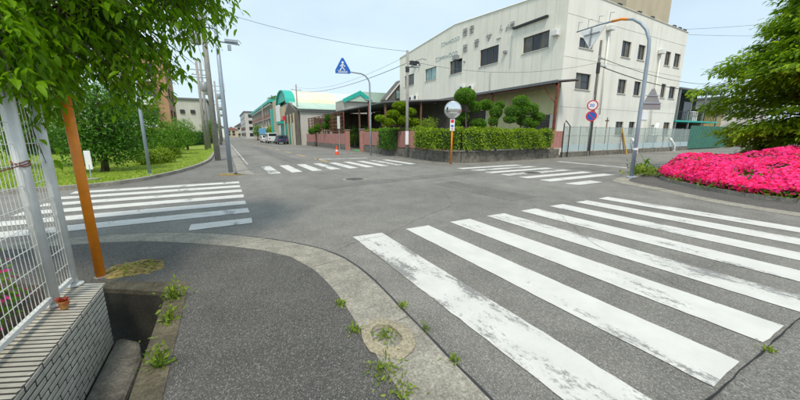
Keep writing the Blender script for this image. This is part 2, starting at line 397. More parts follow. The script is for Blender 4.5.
for k in range(9): bar(1.5+.895*k, 1.96+.895*k, 13.55, 17.1, 'paint_worn' if k in (0, 3, 7) else 'paint', .15)
bar(9.6, 11.0, 6.08, 6.5)
for k in range(1, 7): bar(9.58, 13.5, 6.08+.915*k, 6.53+.915*k, 'paint_worn' if k in (3, 5) else 'paint')
p0, p1 = onG(580, 163.7), onG(629, 169.5)
sheet('stop_line', [(16.6,8.2),(17.05,8.2),(17.6,12.3),(17.15,12.3)], .0065, M['paint_worn'], road)
sheet('stop_line', [(5.05,20.55),(8.6,20.3),(8.6,20.75),(5.05,21.0)], .0065, M['paint_worn'], road)
for k in range(14):
    y0 = 18.6+k*5.4; sheet('lane_dash', [(5.2-.018*(y0-18),y0),(5.36-.018*(y0-18),y0),(5.36-.018*(y0-15),y0+3),(5.2-.018*(y0-15),y0+3)], .0065, M['paint_or'], road)
sheet('edge_line', [(.98,19),(1.06,19),(1.06,120),(.98,120)], .0065, M['paint_worn'], road)
sheet('edge_line', [(18,8.0),(18,8.12),(60,9.2),(60,9.08)], .0065, M['paint_worn'], road)

# manhole covers
def manhole(x, y, r, label):
    t = thing('manhole_cover', label, 'manhole cover', (x, y, .002), 'manhole covers in the road')
    mb = MB(); mb.lathe([(r+.09, 0), (r+.09, .007), (r+.015, .009)], (x, y, .002), 28); mb.obj('surround', M['kerb'], t)
    mb = MB(); mb.lathe([(r, 0), (r, .016), (r-.02, .018), (r-.05, .014)], (x, y, .002), 28); l = mb.obj('lid', M['iron'], t)
    mb = MB()
    for i in range(-4, 5):
        for jj in range(-4, 5):
            if math.hypot(i, jj)*.075 < r-.06: mb.box(x+i*.075-.025, x+i*.075+.025, y+jj*.075-.012, y+jj*.075+.012, .012, .02)
    mb.obj('tread', M['iron'], l)['kind'] = 'stuff'
manhole(11.15, 9.0, .33, 'round iron manhole cover among the crosswalk stripes of the right side road')
manhole(3.97, 10.7, .33, 'round iron manhole cover alone in the middle of the junction')

# ---- kerbs made of blocks
def resample(pts, step):
    P = [Vector((p[0], p[1], 0)) for p in pts]; out = [P[0]]; 
    acc = 0; 
    for a, b in zip(P[:-1], P[1:]):
        L = (b-a).length; n = max(1, round(L/step))
        for i in range(1, n+1): out.append(a.lerp(b, i/n))
    return out
def smooth(pts, it=2):
    P = [Vector((p[0], p[1], 0)) for p in pts]
    for _ in range(it):
        Q = [P[0]]
        for a, b in zip(P[:-1], P[1:]): Q += [a.lerp(b, .25), a.lerp(b, .75)]
        Q.append(P[-1]); P = Q
    return P
def kerb(name, outer, inner, n, z_out, z_in, mat, parent=None, lip=None):
    # outer / inner polylines resampled to n blocks
    def even(pl, n):
        P = [Vector((p[0], p[1], 0)) for p in pl]; d = [0]
        for a, b in zip(P[:-1], P[1:]): d.append(d[-1]+(b-a).length)
        out = []
        for i in range(n+1):
            s = d[-1]*i/n; k = max(0, min(len(P)-2, next((j for j in range(len(d)-1) if d[j+1] >= s-1e-9), len(P)-2)))
            f = (s-d[k])/max(1e-9, d[k+1]-d[k]); out.append(P[k].lerp(P[k+1], f))
        return out
    sub = 3; O = even(outer, n*sub); I = even(inner, n*sub)
    root = bpy.data.objects.new(name, None); C.objects.link(root); struct(root)
    for b in range(n):
        mb = MB(); dz = random.uniform(-.004, .004); g = .007
        for q in range(sub):
            i = b*sub+q; o0, o1, i0, i1 = O[i].copy(), O[i+1].copy(), I[i].copy(), I[i+1].copy()
            if q == 0: o0 = o0.lerp(o1, g/max(.01, (o1-o0).length)); i0 = i0.lerp(i1, g/max(.01, (i1-i0).length))
            if q == sub-1: o1 = o1.lerp(o0, g/max(.01, (o1-o0).length)); i1 = i1.lerp(i0, g/max(.01, (i1-i0).length))
            def w3(p, z): return (p.x, p.y, z)
            m0, m1 = o0.lerp(i0, .88), o1.lerp(i1, .88)
            mb.poly([w3(o0, z_out+dz), w3(o1, z_out+dz), w3(m1, z_in+dz), w3(m0, z_in+dz)][::1])
            mb.poly([w3(m0, z_in+dz), w3(m1, z_in+dz), w3(i1, z_in+dz-.006), w3(i0, z_in+dz-.006)])
            mb.poly([w3(o0, -.05), w3(o1, -.05), w3(o1, z_out+dz), w3(o0, z_out+dz)])
            mb.poly([w3(i0, -.05), w3(i1, -.05), w3(i1, z_in+dz-.006), w3(i0, z_in+dz-.006)])
            if q == 0: mb.poly([w3(o0, -.05), w3(o0, z_out+dz), w3(m0, z_in+dz), w3(i0, z_in-.006), w3(i0, -.05)])
            if q == sub-1: mb.poly([w3(o1, -.05), w3(o1, z_out+dz), w3(m1, z_in+dz), w3(i1, z_in-.006), w3(i1, -.05)])
        mb.obj('kerb_block', mat, root)
    return root
outer = smooth([(-30,7.0),(-8,6.8),(-3,6.75),(-1.42,6.36),(-.69,6.04),(.05,5.46),(.72,4.74),(1.15,4.05),(1.29,3.3),(1.27,2.4),(1.25,1.7),(1.24,.4),(1.22,-4)], 2)
inner = smooth([(-30,6.5),(-8,6.3),(-3,6.25),(-1.33,5.88),(-.63,5.36),(.03,4.83),(.58,4.22),(.78,3.6),(.84,3.0),(.84,2.5),(.8,1.8),(.78,.4),(.76,-4)], 2)
near_kerb = kerb('kerb_near_corner', outer, inner, 26, .008, .03, M['kerb'])
ribbon('joint_gap', [(p.x+.018, p.y+.012, 0) for p in outer if p.x > -3], .022, .0045, M['dark'], near_kerb, .004)
# mortar repair ring set in the kerb
cx, cy = .97, 1.98
mb = MB()
ang = [i*2*math.pi/18 for i in range(18)]
ro = [(cx+.19*math.cos(a)*random.uniform(.92, 1.06), cy+.27*math.sin(a)*random.uniform(.92, 1.06)) for a in ang]
ri = [(cx-.015+.105*math.cos(a)*random.uniform(.85, 1.1), cy+.16*math.sin(a)*random.uniform(.85, 1.1)) for a in ang]
for i in range(18):
    j = (i+1) % 18
    mb.poly([(*ro[i], .03), (*ro[j], .03), (*ri[j], .046), (*ri[i], .046)]); mb.poly([(*ri[i], .046), (*ri[j], .046), (*ri[j], .02), (*ri[i], .02)])
mb.obj('mortar_ring', M['mortar'], near_kerb)

# near pavement (asphalt) up to the kerb, with the drain hole left out
inn = [(p.x, p.y) for p in inner]
mb = MB(); zW = .022
col = [p for p in inn if p[0] >= -30]
right_side = [p for p in inn if p[1] <= 4.25 and p[0] > .4]
top_side = [p for p in inn if not (p[1] <= 4.25 and p[0] > .4)]
ytop = 4.25
jx = right_side[0]
mb.poly([(-30, ytop, zW), (HX0, ytop, zW), (HX1, ytop, zW), (jx[0], ytop, zW)]+[(p[0], p[1], zW) for p in reversed(top_side)])
mb.poly([(HX1, ytop, zW), (HX1, HY0, zW), (right_side[-1][0], HY0, zW)]+[(p[0], p[1], zW) for p in reversed([q for q in right_side if q[1] > HY0])]+[(jx[0], ytop, zW)])
mb.poly([(-30, ytop, zW), (-30, HY0, zW), (HX0, HY0, zW), (HX0, ytop, zW)])
pav = struct(mb.obj('near_pavement', M['walk']))

# ---- open drain beside the wall
dr = struct(bpy.data.objects.new('open_drain', None)); C.objects.link(dr)
xi, xo, fl = -.63, -.46, -.95
bx0, bx1 = (-1.32, 4.14), (-.63, 3.66)               # slanted back wall (inner face)
mb = MB()
mb.prism([(xi-.002, HY0), (xo, HY0), (xo, 3.78), (xi-.002, 3.66)], -.1, .028); MB().prism([(xi, HY0), (xo, HY0), (xo, 3.78), (xi, 3.66)], fl, -.102).obj('side_wall', M['drain_shade'], dr)
mb.obj('rim', M['ditch'], dr)
mb = MB(); mb.prism([(-1.32, 4.14), (-.63, 3.665), (-.459, 3.785), (-.52, 3.86), (-1.32, 4.3)], fl, -.02); mb.obj('end_wall', M['drain_shade'], dr)
MB().prism([(-1.32, 4.135), (-.625, 3.66), (-.459, 3.785), (-.52, 3.862), (-1.32, 4.302)], -.018, .03).obj('end_cap', M['ditch'], dr)
sheet('corner_fill', [(-1.31, 4.29), (-.52, 3.855), (-.458, 3.78), (-.458, 4.3), (-1.31, 4.36)], .0225, M['walk'], dr)
mb = MB(); mb.box(-1.32, -.62, HY0, 4.25, fl-.1, fl); mb.obj('channel_bed', M['drain_shade'], dr)
# concrete footing block lying in the drain
mb = MB(); mb.prism([(-1.07, -3), (-.83, -3), (-.81, 2.6), (-.79, 3.2), (-.86, 3.5), (-1.0, 3.64), (-1.07, 3.66)], fl, -.335)
ft = mb.obj('footing', M['block'], dr)
bm = ft.modifiers.new('bev', 'BEVEL'); bm.width = .035; bm.segments = 2

# ---- white tiled wall
wl = thing('tiled_wall', 'low wall faced in thin white tiles beside the open drain, bottom left', 'wall', (-1.2, 3, 0))
WX, WT, WB = -1.085, .2, -.36
mb = MB(); mb.prism([(WX-.3, -1.5), (WX-.008, -1.5), (WX-.008, 3.655), (WX-.3, 3.94)], -.6, WT-.008); mb.obj('core', M['grout'], wl)
th, tl, pit, pl = .030, .19, .0445, .206
tile_me = []
for v in range(4):
    mbt = MB(); mbt.bbox(-.012, -.0045, -tl/2, tl/2, -th/2, th/2, .002)
    me = mbt.mesh('tile', M['tile']); tile_me.append(me)
row = 0; z = WT-.024
while z > WB:
    y = 3.655-(pl/2 if row % 2 == 0 else 0)-tl/2
    if row % 2 == 0:
        mbt = MB(); mbt.bbox(-.012, -.0045, -.048, .048, -th/2, th/2, .002)
        link('tile', mbt.mesh('tile', M['tile']), wl, Matrix.Translation((WX, 3.655-.05, z)))
    while y > 1.55:
        link('tile', random.choice(tile_me), wl, Matrix.Translation((WX+random.uniform(-.001, .0015), y, z)))
        y -= pl
    z -= pit; row += 1
# end face of the wall (slanted) and the top course laid across
mbt = MB(); mbt.bbox(-.15, .148, -.014, .014, 0, .012, .002); top_me = mbt.mesh('tile', M['tile'])
y = 3.9
while y > 1.5:
    dx = .0
    o = link('tile', top_me, wl, Matrix.Translation((WX-.152, y-.1, WT-.0165)) @ Matrix.Rotation(R(-24), 4, 'Z'))
    y -= pit*1.08
# soil strip behind wall
struct(sheet('planting_bed', [(-6,-2),(WX-.3,-2),(WX-.3,3.95),(-3.0,5.2),(-6,5.2)], .12, M['soil']))

# ---- white mesh fence on the wall
fx = -1.33
fe = thing('mesh_fence', 'white welded mesh fence with round posts standing on the tiled wall', 'fence', (fx, 3, WT))
for y in (3.42, 3.82, 1.5):
    mb = MB(); mb.tube([(fx, y, WT-.02), (fx, y, 2.3)], .042 if y != 3.82 else .036, 14); p = mb.obj('post', M['fence_white'], fe, True)
    mb = MB(); mb.lathe([(.044, 0), (.046, .01), (.03, .03), (.005, .035)], (fx, y, 2.3), 14); mb.obj('post_cap', M['fence_white'], p, True)
    if y > 2: MB().lathe([(.07, 0), (.07, .012), (.045, .02)], (fx, y, WT+.002), 14).obj('base_plate', M['fence_white'], p)
for y0, y1 in ((1.54, 3.375), (3.465, 3.78)):
    for zz in (2.2, WT+.07): pn = MB().box(fx-.016, fx+.016, y0, y1, zz-.018, zz+.018).obj('panel_rail', M['fence_white'], fe)
    n = int((y1-y0)/.05)
    vm = MB().tube([(0,0,WT+.07), (0,0,2.2)], .0022, 6).mesh('wire', M['fence_white'])
    for i in range(n+1): link('wire', vm, pn, Matrix.Translation((fx+.006, y0+.01+(y1-y0-.02)*i/n, 0)))
    hm = MB().tube([(0,y0,0), (0,y1,0)], .003, 6).mesh('wire', M['fence_white'])
    for i in range(1, 14): link('wire', hm, pn, Matrix.Translation((fx-.001, 0, WT+.07+i*.152)))
# rusty tie wire round the near post
mb = MB()
for q in range(3): mb.tube([(fx+.047*math.cos(a), 3.42+.047*math.sin(a), 1.33+q*.012+.01*math.sin(a*2+q)) for a in [i*math.pi/6 for i in range(13)]], .004, 5)
mb.tube([(fx+.045, 3.40, 1.34), (fx+.05, 3.2, 1.33), (fx+.01, 3.05, 1.31)], .004, 5); mb.obj('tie_wire', M['rust'], fe)
# small pot with seedlings at the post
fp = thing('flower_pot', 'tiny terracotta pot with a red seedling at the foot of the white fence post', 'flower pot', (-1.2, 3.27, WT))
MB().lathe([(.022, 0), (.032, .055), (.036, .056), (.036, .068), (.03, .068), (.028, .058)], (-1.23, 3.3, WT+.002), 14).obj('pot', M['terracotta'], fp)
n = 26; loc = np.tile([[-1.23, 3.3, WT+.06]], (n, 1))+rng.normal(0, .008, (n, 3)); d = rand_dirs(n, .5)
scatter('seedling', LEAF_V, LEAF_F, loc, frames(d, rand_dirs(n, 1), np.full(n, .05)), leaf_mat('red_seedling', (.25, .1, .02), (.5, .06, .05)), fp)

# ---- orange post beyond the drain
op = onG(101, 277, .02)
ob = thing('orange_post', 'tall orange painted steel post rising through the leaves beside the fence', 'post', (op.x, op.y, .02))
MB().tube([(op.x, op.y, 0), (op.x, op.y, 2.36)], .043, 18).obj('pole', M['orange'], ob, True)
MB().lathe([(.06, 0), (.058, .008), (.045, .012)], (op.x, op.y, .022), 16).obj('collar', M['kerb'], ob)

# ================================================================ VEGETATION HELPERS
def weed(name, label, p, n, h, spread, mat='weed', leaf=.06, group='weeds in the pavement joints'):
    t = thing(name, label, 'weed', p, group)
    loc = np.array([[p[0], p[1], p[2]]])+np.c_[rng.normal(0, spread, n), rng.normal(0, spread, n), np.abs(rng.normal(0, h*.45, n))]
    d = rand_dirs(n, .55); sz = leaf*rng.uniform(.5, 1.2, n)
    o = scatter('leaves', LEAF_V, LEAF_F, loc, frames(d, rand_dirs(n, 1.2), sz), M[mat], t); o['kind'] = 'stuff'
    mb = MB()
    for i in range(max(3, n//14)):
        a = random.uniform(0, 6.28); r = spread*random.uniform(.3, 1.2)
        mb.tube([(p[0]+r*.5*math.cos(a), p[1]+r*.5*math.sin(a), p[2]-.01), (p[0]+r*math.cos(a), p[1]+r*math.sin(a), p[2]+h*random.uniform(.5, 1))], .0025, 4)
    mb.obj('stems', M[mat], t)
    return t
W = [((-.55,3.48,.02),70,.16,.05,'leafy weed at the inner corner of the drain rim'),
     ((-.54,3.05,.02),46,.12,.035,'small weed on the drain rim in front of the leafy corner weed'),
     ((-.52,2.42,.02),60,.15,.035,'upright weed on the drain rim nearest the camera'),
     ((.955,1.99,.03),46,.045,.05,'low weed growing inside the tan mortar ring in the kerb'),
     ((.79,1.68,.03),60,.05,.06,'yellow green weed beside the kerb just in front of the mortar ring'),
     ((.8,1.45,.03),40,.04,.05,'weed along the kerb edge at the bottom of the picture'),
     ((.77,2.18,.03),30,.035,.03,'short weed at the pavement edge left of the mortar ring'),
     ((.8,2.62,.03),26,.03,.025,'small weed tuft at the pavement edge behind the mortar ring'),
     ((1.27,1.55,.01),18,.03,.025,'tiny weed in the seam between kerb and road, nearest'),
     ((1.29,1.95,.01),16,.03,.025,'tiny weed in the seam between kerb and road, middle'),
     ((1.3,2.35,.01),16,.03,.025,'tiny weed in the seam between kerb and road, farthest'),
     ((-1.05,4.52,.02),60,.05,.11,'low weeds on the bare patch beside the orange post'),
     ((3.35,.55,.01),16,.02,.03,'tiny weed in the dark seam at the end of the crosswalk stripe')]
for p, n, h, s, l in W: weed('weed', l, p, int(n*2.0), h*1.05, s, leaf=.044 if p[0] < 0 else .034)
def mossy(name, label, pts, z):
    pts = [(p.x+random.uniform(-.05,.05), p.y+random.uniform(-.05,.05)) for p in resample(list(pts)+[pts[0]], .07)[:-1]]
    c = Vector((sum(p[0] for p in pts)/len(pts), sum(p[1] for p in pts)/len(pts), 0)); mb = MB(); k = len(pts)
    for i in range(k):
        a, b = pts[i], pts[(i+1) % k]; ma = (c.x+(a[0]-c.x)*.6, c.y+(a[1]-c.y)*.6); mb_ = (c.x+(b[0]-c.x)*.6, c.y+(b[1]-c.y)*.6)
        if z > 1e9: continue
        mb.poly([(a[0],a[1],z), (b[0],b[1],z), (*mb_, z+.02), (*ma, z+.025)]); mb.poly([(*ma, z+.025), (*mb_, z+.02), (c.x, c.y, z+.03)])
    o = mb.obj(name, M['moss']); tag(o, label, 'moss', None, 'stuff'); return o
mossy('moss', 'ochre moss patch at the foot of the orange post', [(-1.35,4.6),(-1.2,4.36),(-.9,4.3),(-.75,4.45),(-.8,4.7),(-1.0,4.85),(-1.25,4.8)], .022)

def leaves_in(clumps, n, size, shell=.55, flat=1.0, droop=0.0, jit=.12, lu=1.0):
    vols = np.array([c[3]*c[4]*c[5] for c in clumps])**.75; cnt = (vols/vols.sum()*n).astype(int)
    L = []; Dn = []
    for (cx, cy, cz, rx, ry, rz), k in zip(clumps, cnt):
        d = rand_dirs(k); r = (shell+(1-shell)*rng.random(k)**.6)*(1+rng.normal(0, jit, k))
        # lumpy radius
        ph = rng.uniform(0, 6.28, 4)
        lump = 1+lu*.13*np.sin(d[:, 0]*5+ph[0])*np.cos(d[:, 1]*5+ph[1])+lu*.1*np.sin(d[:, 2]*7+ph[2]+d[:, 0]*6)
        L.append(np.c_[cx+d[:, 0]*r*rx*lump, cy+d[:, 1]*r*ry*lump, cz+d[:, 2]*r*rz*lump]); Dn.append(d)
    loc = np.concatenate(L); dn = np.concatenate(Dn); n = len(loc)
    ax = dn*.5+rand_dirs(n)*.8; ax[:, 2] -= droop
    up = rand_dirs(n)*.6+dn*.5+np.array([0, 0, .7*flat])
    return loc, frames(ax, up, size*rng.uniform(.6, 1.25, n))
def tree(name, label, base, clumps, n, size, mat, trunk_r=.12, group=None, droop=.1, shell=.5, bark='bark', multi=1, cat='tree', core=True, quad=False, flat=1.0):
    t = thing(name, label, cat, base, group)
    mb = MB(); b = Vector(base)
    top = max(clumps, key=lambda c: c[2]); tc_ = Vector(top[:3])
    for k in range(multi):
        off = Vector((random.uniform(-1, 1)*trunk_r*1.6, random.uniform(-1, 1)*trunk_r*1.6, 0)) if multi > 1 else Vector((0, 0, 0))
        mid = (b+off).lerp(tc_, .5)+Vector((random.uniform(-.1, .1), random.uniform(-.1, .1), 0))*(1+trunk_r*2)
        r0 = trunk_r/(multi**.5)
        mb.tube([b+off-Vector((0,0,.05)), (b+off).lerp(mid, .5), mid, tc_], [r0*1.25, r0*.9, r0*.65, r0*.2], 8)
    tr = mb.obj('trunk', M[bark], t, True)
    mb = MB()
    for c in clumps:
        cp = Vector(c[:3]); f = min(.85, max(.25, (cp.z-b.z)*.6/max(.1, tc_.z-b.z))); s = b.lerp(tc_, f)
        mb.tube([s, s.lerp(cp, .5)+Vector((0,0,-.05)), cp], [trunk_r*.42, trunk_r*.28, trunk_r*.1], 6)
        for q in range(3):
            e = cp+Vector((random.uniform(-1,1)*c[3], random.uniform(-1,1)*c[4], random.uniform(-.6,1)*c[5]))*.75; mb.tube([cp, e], [trunk_r*.12, trunk_r*.04], 4)
    mb.obj('branch', M[bark], t, True)
    loc, fr = leaves_in(clumps, n, size, shell, flat, droop)
    o = scatter('crown', QUAD_V if quad else LEAF_V, QUAD_F if quad else LEAF_F, loc, fr, M[mat], t); o['kind'] = 'stuff'
    return t
def hedge(name, label, pts, width, z0, z1, n, size, mat='leaf_hedge', group=None, cat='hedge'):
    # pts: centre line; box-like hedge along it
    b = Vector((pts[0][0], pts[0][1], z0)); t = thing(name, label, cat, b, group)
    P = [Vector((p[0], p[1], 0)) for p in pts]; seg = [(a, c) for a, c in zip(P[:-1], P[1:])]; Ls = np.array([(c-a).length for a, c in seg]); tot = Ls.sum()
    mb = MB()
    for a, c in seg:
        d = (c-a).normalized(); nn = Vector((-d.y, d.x, 0))*(width/2-.09)
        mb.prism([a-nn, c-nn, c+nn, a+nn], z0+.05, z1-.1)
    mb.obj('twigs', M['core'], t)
    loc = []; dn = []
    for (a, c), L in zip(seg, Ls):
        k = int(n*L/tot); d = np.array((c-a).normalized()); nn = np.array([-d[1], d[0], 0]); u = rng.uniform(-.1, L+.1, k)
        side = rng.random(k); perim = width+2*(z1-z0); ws = width/perim
        top = side < ws; w_ = np.where(top, rng.uniform(-.5, .5, k)*width, np.where(rng.random(k) < .5, -1, 1)*width/2)
        zz = np.where(top, z1, rng.uniform(z0, z1, k))
        wob = .05*np.sin(u*2.3+zz*3)+.04*np.sin(u*5.1+2*zz)
        off = rng.normal(0, .035, k)+wob-.05*rng.random(k)
        # round the upper edge
        edge = np.clip((zz-(z1-.15))/.15, 0, 1)*np.clip((np.abs(w_)-(width/2-.15))/.15, 0, 1)
        nx = np.where(top, 0, np.sign(w_)); w2 = w_+nx*off-np.sign(w_)*edge*.06; z2 = zz+np.where(top, off, 0)-edge*.06
        loc.append(np.array(a)[None, :]+d[None, :]*u[:, None]+nn[None, :]*w2[:, None]+np.c_[np.zeros(k), np.zeros(k), z2])
        dn.append(nn[None, :]*nx[:, None]+np.c_[np.zeros(k), np.zeros(k), np.where(top, 1., .15)])
    loc = np.concatenate(loc); dn = np.concatenate(dn); k = len(loc)
    ax = rand_dirs(k)+dn*.35; up = dn+rand_dirs(k)*.5+np.array([0, 0, .3])
    o = scatter('foliage', QUAD_V, QUAD_F, loc, frames(ax, up, size*rng.uniform(.6, 1.3, k)), M[mat], t); o['kind'] = 'stuff'
    return t

# ---- azaleas behind the white fence
az = thing('azalea_bush', 'pink flowering azalea growing behind the white mesh fence, bottom left', 'shrub', (-1.85, 3.0, .12))
cl = [(-1.8,2.75,.42,.3,.45,.32),(-1.75,3.25,.4,.26,.35,.3),(-2.0,3.6,.36,.35,.35,.28),(-2.3,3.0,.6,.45,.6,.5),(-1.75,2.2,.5,.3,.4,.4)]
loc, fr = leaves_in(cl, 5200, .06, .5); o = scatter('leaves', LEAF_V, LEAF_F, loc, fr, M['leaf_mid'], az); o['kind'] = 'stuff'
loc, fr = leaves_in(cl, 700, .06, .95); o = scatter('blossoms', LEAF_V, LEAF_F, loc, fr, M['azalea'], az); o['kind'] = 'stuff'
mb = MB()
for c in cl: mb.tube([(-1.85, 3.0, .1), c[:3]], [.02, .01], 6)
mb.obj('stem', M['bark'], az)

# ---- overhanging tree at upper left (trunk behind the fence, out of the frame)
nt_ = thing('street_tree', 'large leafy tree overhanging the fence across the upper left corner', 'tree', (-3.1, 4.9, .1))
TB = Vector((-3.1, 4.9, .1))
mb = MB(); mb.tube([TB-Vector((0,0,.1)), (-3.05,4.85,1.2), (-2.8,4.7,2.3), (-2.4,4.6,3.3), (-2.0,4.6,4.4)], [.16,.12,.1,.07,.03], 10); mb.obj('trunk', M['bark'], nt_, True)
def crown_r(x, y, z):
    return ((x+1.85)/2.25)**2+((y-4.75)/1.5)**2+((z-3.7)/2.17)**2
twigs = MB(); tips = []
random.seed(5)
while len(tips) < 1600:
    p = Vector((random.uniform(-4.2,.6), random.uniform(3.1,6.4), random.uniform(1.6,5.8)))
    r = crown_r(*p)
    if r < 1.04 and (r > .35 or random.random() < .3): tips.append(p)
tips += [Vector(p) for p in ((-1.25,3.75,1.75),(-1.25,3.7,1.6))]
tips += [Vector((random.uniform(-1.9,-1.22), random.uniform(3.2,4.6), random.uniform(1.88,2.6))) for _ in range(130)]
tips += [Vector((random.uniform(-1.4,-1.2), random.uniform(3.55,3.95), random.uniform(1.3,1.8))) for _ in range(7)]
tips += [Vector((random.uniform(-1.36,-1.12), random.uniform(3.0,3.9), random.uniform(1.8,2.35))) for _ in range(75)]
lim = [Vector((-2.8,4.7,2.3)), Vector((-2.4,4.6,3.3)), Vector((-2.0,4.6,4.4)), Vector((-1.2,4.7,2.9)), Vector((-.7,4.7,3.4)), Vector((-1.6,4.0,2.6)), Vector((-2.3,5.6,3.4)), Vector((-1.0,5.4,3.8))]
for a, b in ((0,3),(3,4),(0,5),(1,6),(1,7),(2,7)): twigs.tube([lim[a], lim[a].lerp(lim[b], .5)+Vector((0,0,.08)), lim[b]], [.04,.03,.018], 6)
loc = []; axs = []
for p in tips:
    s = min(lim, key=lambda q: (q-p).length); m_ = s.lerp(p, .55)+Vector((0,0,.12)); twigs.tube([s, m_, p], [.012,.007,.002], 4)
    d = (p-m_).normalized()
    for q in range(26):
        f = random.random()**.7*1.2-.2; o_ = m_.lerp(p, f); side = Vector((random.uniform(-1,1), random.uniform(-1,1), random.uniform(-.55,.3)))
        loc.append(o_+Vector((random.gauss(0,.06), random.gauss(0,.06), random.gauss(0,.05)))); axs.append(d*.4+side*.85+Vector((0,0,-.16)))
loc = np.array([tuple(v) for v in loc]); axs = np.array([tuple(v) for v in axs]); k = len(loc)
twigs.obj('branch', M['bark'], nt_, True)
up = rand_dirs(k)*.45+np.array([0, 0, 1.0]); sz = rng.uniform(.05, .13, k); fr = frames(axs, up, sz)
dist = np.linalg.norm(loc-np.array([0, 0, CAM_H]), axis=1); order = np.argsort(dist/sz)
big = order[:290]; rest = order[290:]
crown = scatter('crown', NEAR_V, LEAF_F, loc[rest], fr[rest], M['leaf_near'], nt_); crown['kind'] = 'stuff'
lm = MB(); lm.v = list(NEAR_V); lm.f = list(LEAF_F); lme = lm.mesh('leaf', M['leaf_near'])
for i in big:
    m4 = Matrix([[*fr[i][r], loc[i][r]] for r in range(3)]+[[0, 0, 0, 1]]); link('leaf', lme, crown, m4)
random.seed(9)

# ================================================================ LEFT PARK
gk = [(-60,12.3),(-12,12.35),(-5,12.35),(-3.5,12.55),(-2.5,13.6),(-1.5,16.6),(-.85,21),(-.7,26),(-.7,120)]
go_ = smooth(gk, 2); gi_ = [Vector((p.x-.16*(1 if p.y > 13.5 else (p.y-12.3)/1.2), p.y+.16*(0 if p.y > 13.6 else 1), 0)) for p in go_]
kerb('park_kerb', go_, gi_, 70, .12, .125, M['kerb'])
mb = MB(); pts = [(p.x, p.y) for p in gi_]
mb.poly([(p[0], p[1], .1) for p in pts]+[(-60, 120, .1)][::1]); struct(mb.obj('lawn', M['lawn']))
n = 26000; gx = rng.uniform(-14, -.6, n*2); gy = 12.4+(rng.random(n*2)**1.8)*26
lim_x = np.interp(gy, [p[1] for p in pts[6:]], [p[0] for p in pts[6:]])
ok = (gx < lim_x-.02) & ((gy > 12.75) | (gx < -4)); gx, gy = gx[ok], gy[ok]; k = len(gx)
d = rand_dirs(k, 1.6); o = scatter('grass', [(0,-.12,0),(0,.12,0),(1,0,.1)], [(0,1,2)], np.c_[gx, gy, np.full(k, .095)], frames(d, rand_dirs(k, .2), rng.uniform(.05, .11, k)), M['grass'])
tag(o, 'mown yellow green lawn of the roadside park on the left', 'grass', None, 'stuff')
# strip of pavement and pale gutter along the left of the main street
struct(sheet('left_pavement', [(-.68,120),(-.68,26),(-.85,21),(-1.5,16.6),(-2.5,13.6),(-3.4,12.6),(-2.6,12.45),(.3,12.55),(.35,14.2),(.4,16),(.45,120)], .004, M['walk2']))
g_o = [(.98,13.75),(.86,16),(.85,20),(.87,40),(.9,120)]; g_i = [(.36,14.3),(.4,16),(.42,20),(.44,40),(.45,120)]
kerb('left_gutter', g_o, g_i, 60, .008, .03, M['kerb_clean'])
mossy('moss', 'yellow moss patch round the foot of the steel pole on the far left corner', [(-.35,14.5),(-.2,14.1),(.3,13.95),(.75,14.05),(.6,14.4),(.3,14.8),(-.1,14.85)], .008)

tree('park_tree', 'dense round dark green tree on the lawn beside the small white sign', (-4.2,17.0,.1), [(-4.2,17,1.0,1.0,.95,.6),(-4.9,16.9,.95,.8,.8,.55),(-3.6,17,.95,.75,.75,.5),(-4.2,17,1.6,1.15,1.1,1.0),(-4.5,17,2.3,1.0,1.0,1.0),(-3.7,17.1,2.2,.9,.9,.9),(-4.2,17.2,3.1,1.2,1.1,.9),(-5.1,17,1.7,.9,.9,.8),(-3.4,17.1,1.4,.75,.75,.65),(-4.0,16.5,2.7,.8,.8,.8)], 9000, .13, 'leaf_dark', .12, 'trees on the lawn', multi=4)
tree('park_tree', 'bright green tree behind the thin grey pole on the lawn', (-4.6,24,.1), [(-4.6,24,2.2,1.4,1.3,1.3),(-4.0,24,3.0,1.1,1.1,1.0),(-5.4,24,3.3,1.3,1.2,1.2),(-3.6,24.1,1.8,1.0,1.0,1.0)], 5200, .17, 'leaf_mid', .14, 'trees on the lawn')
for (px, py, Y, hgt, rr, lb) in ((176,150,30,2.9,.95,'small conical tree right of the grey pole on the lawn'), (186,150,38,3.2,1.0,'second small conical tree, beside the pair of utility poles'), (166,152,34,2.5,1.2,'rounded shrub tree between the grey pole and the small conical trees')):
    x = onY(px, 135, Y).x
    tree('park_tree', lb, (x, Y, .1), [(x,Y,hgt*.45,rr,rr,hgt*.3),(x+.1,Y,hgt*.72,rr*.75,rr*.75,hgt*.25),(x-.3,Y,hgt*.35,rr*.8,rr*.8,hgt*.22)], 2600, .15, 'leaf_mid', .09, 'trees on the lawn')
for px, Y, rr, lb in ((141,20,.45,'low yellow green shrub left of the grey pole'), (156,21,.5,'low yellow green shrub right of the grey pole'), (165,25,.5,'low yellow green shrub under the conical tree')):
    x = onY(px, 135, Y).x
    tree('low_shrub', lb, (x, Y, .1), [(x,Y,.5,rr,rr,.42),(x+.4,Y,.4,rr*.7,rr*.7,.35)], 1400, .11, 'leaf_lime', .03, 'low shrubs on the lawn', cat='shrub')
hedge('boundary_hedge', 'long clipped dark hedge along the back of the lawn', [(-13,33),(-7,43),(-3.2,58),(-2.2,80)], 1.6, .1, 1.9, 9000, .2, 'leaf_dark')
tree('park_tree', 'broad green tree at the back left of the lawn behind the dense round tree', (-8,20,.1), [(-8,20,2.2,1.6,1.5,1.5),(-7,20.5,3.0,1.5,1.4,1.3),(-9.2,20,3,1.6,1.5,1.5),(-6.2,21,1.6,1.2,1.1,1.1)], 5200, .16, 'leaf_mid', .16, 'trees on the lawn')

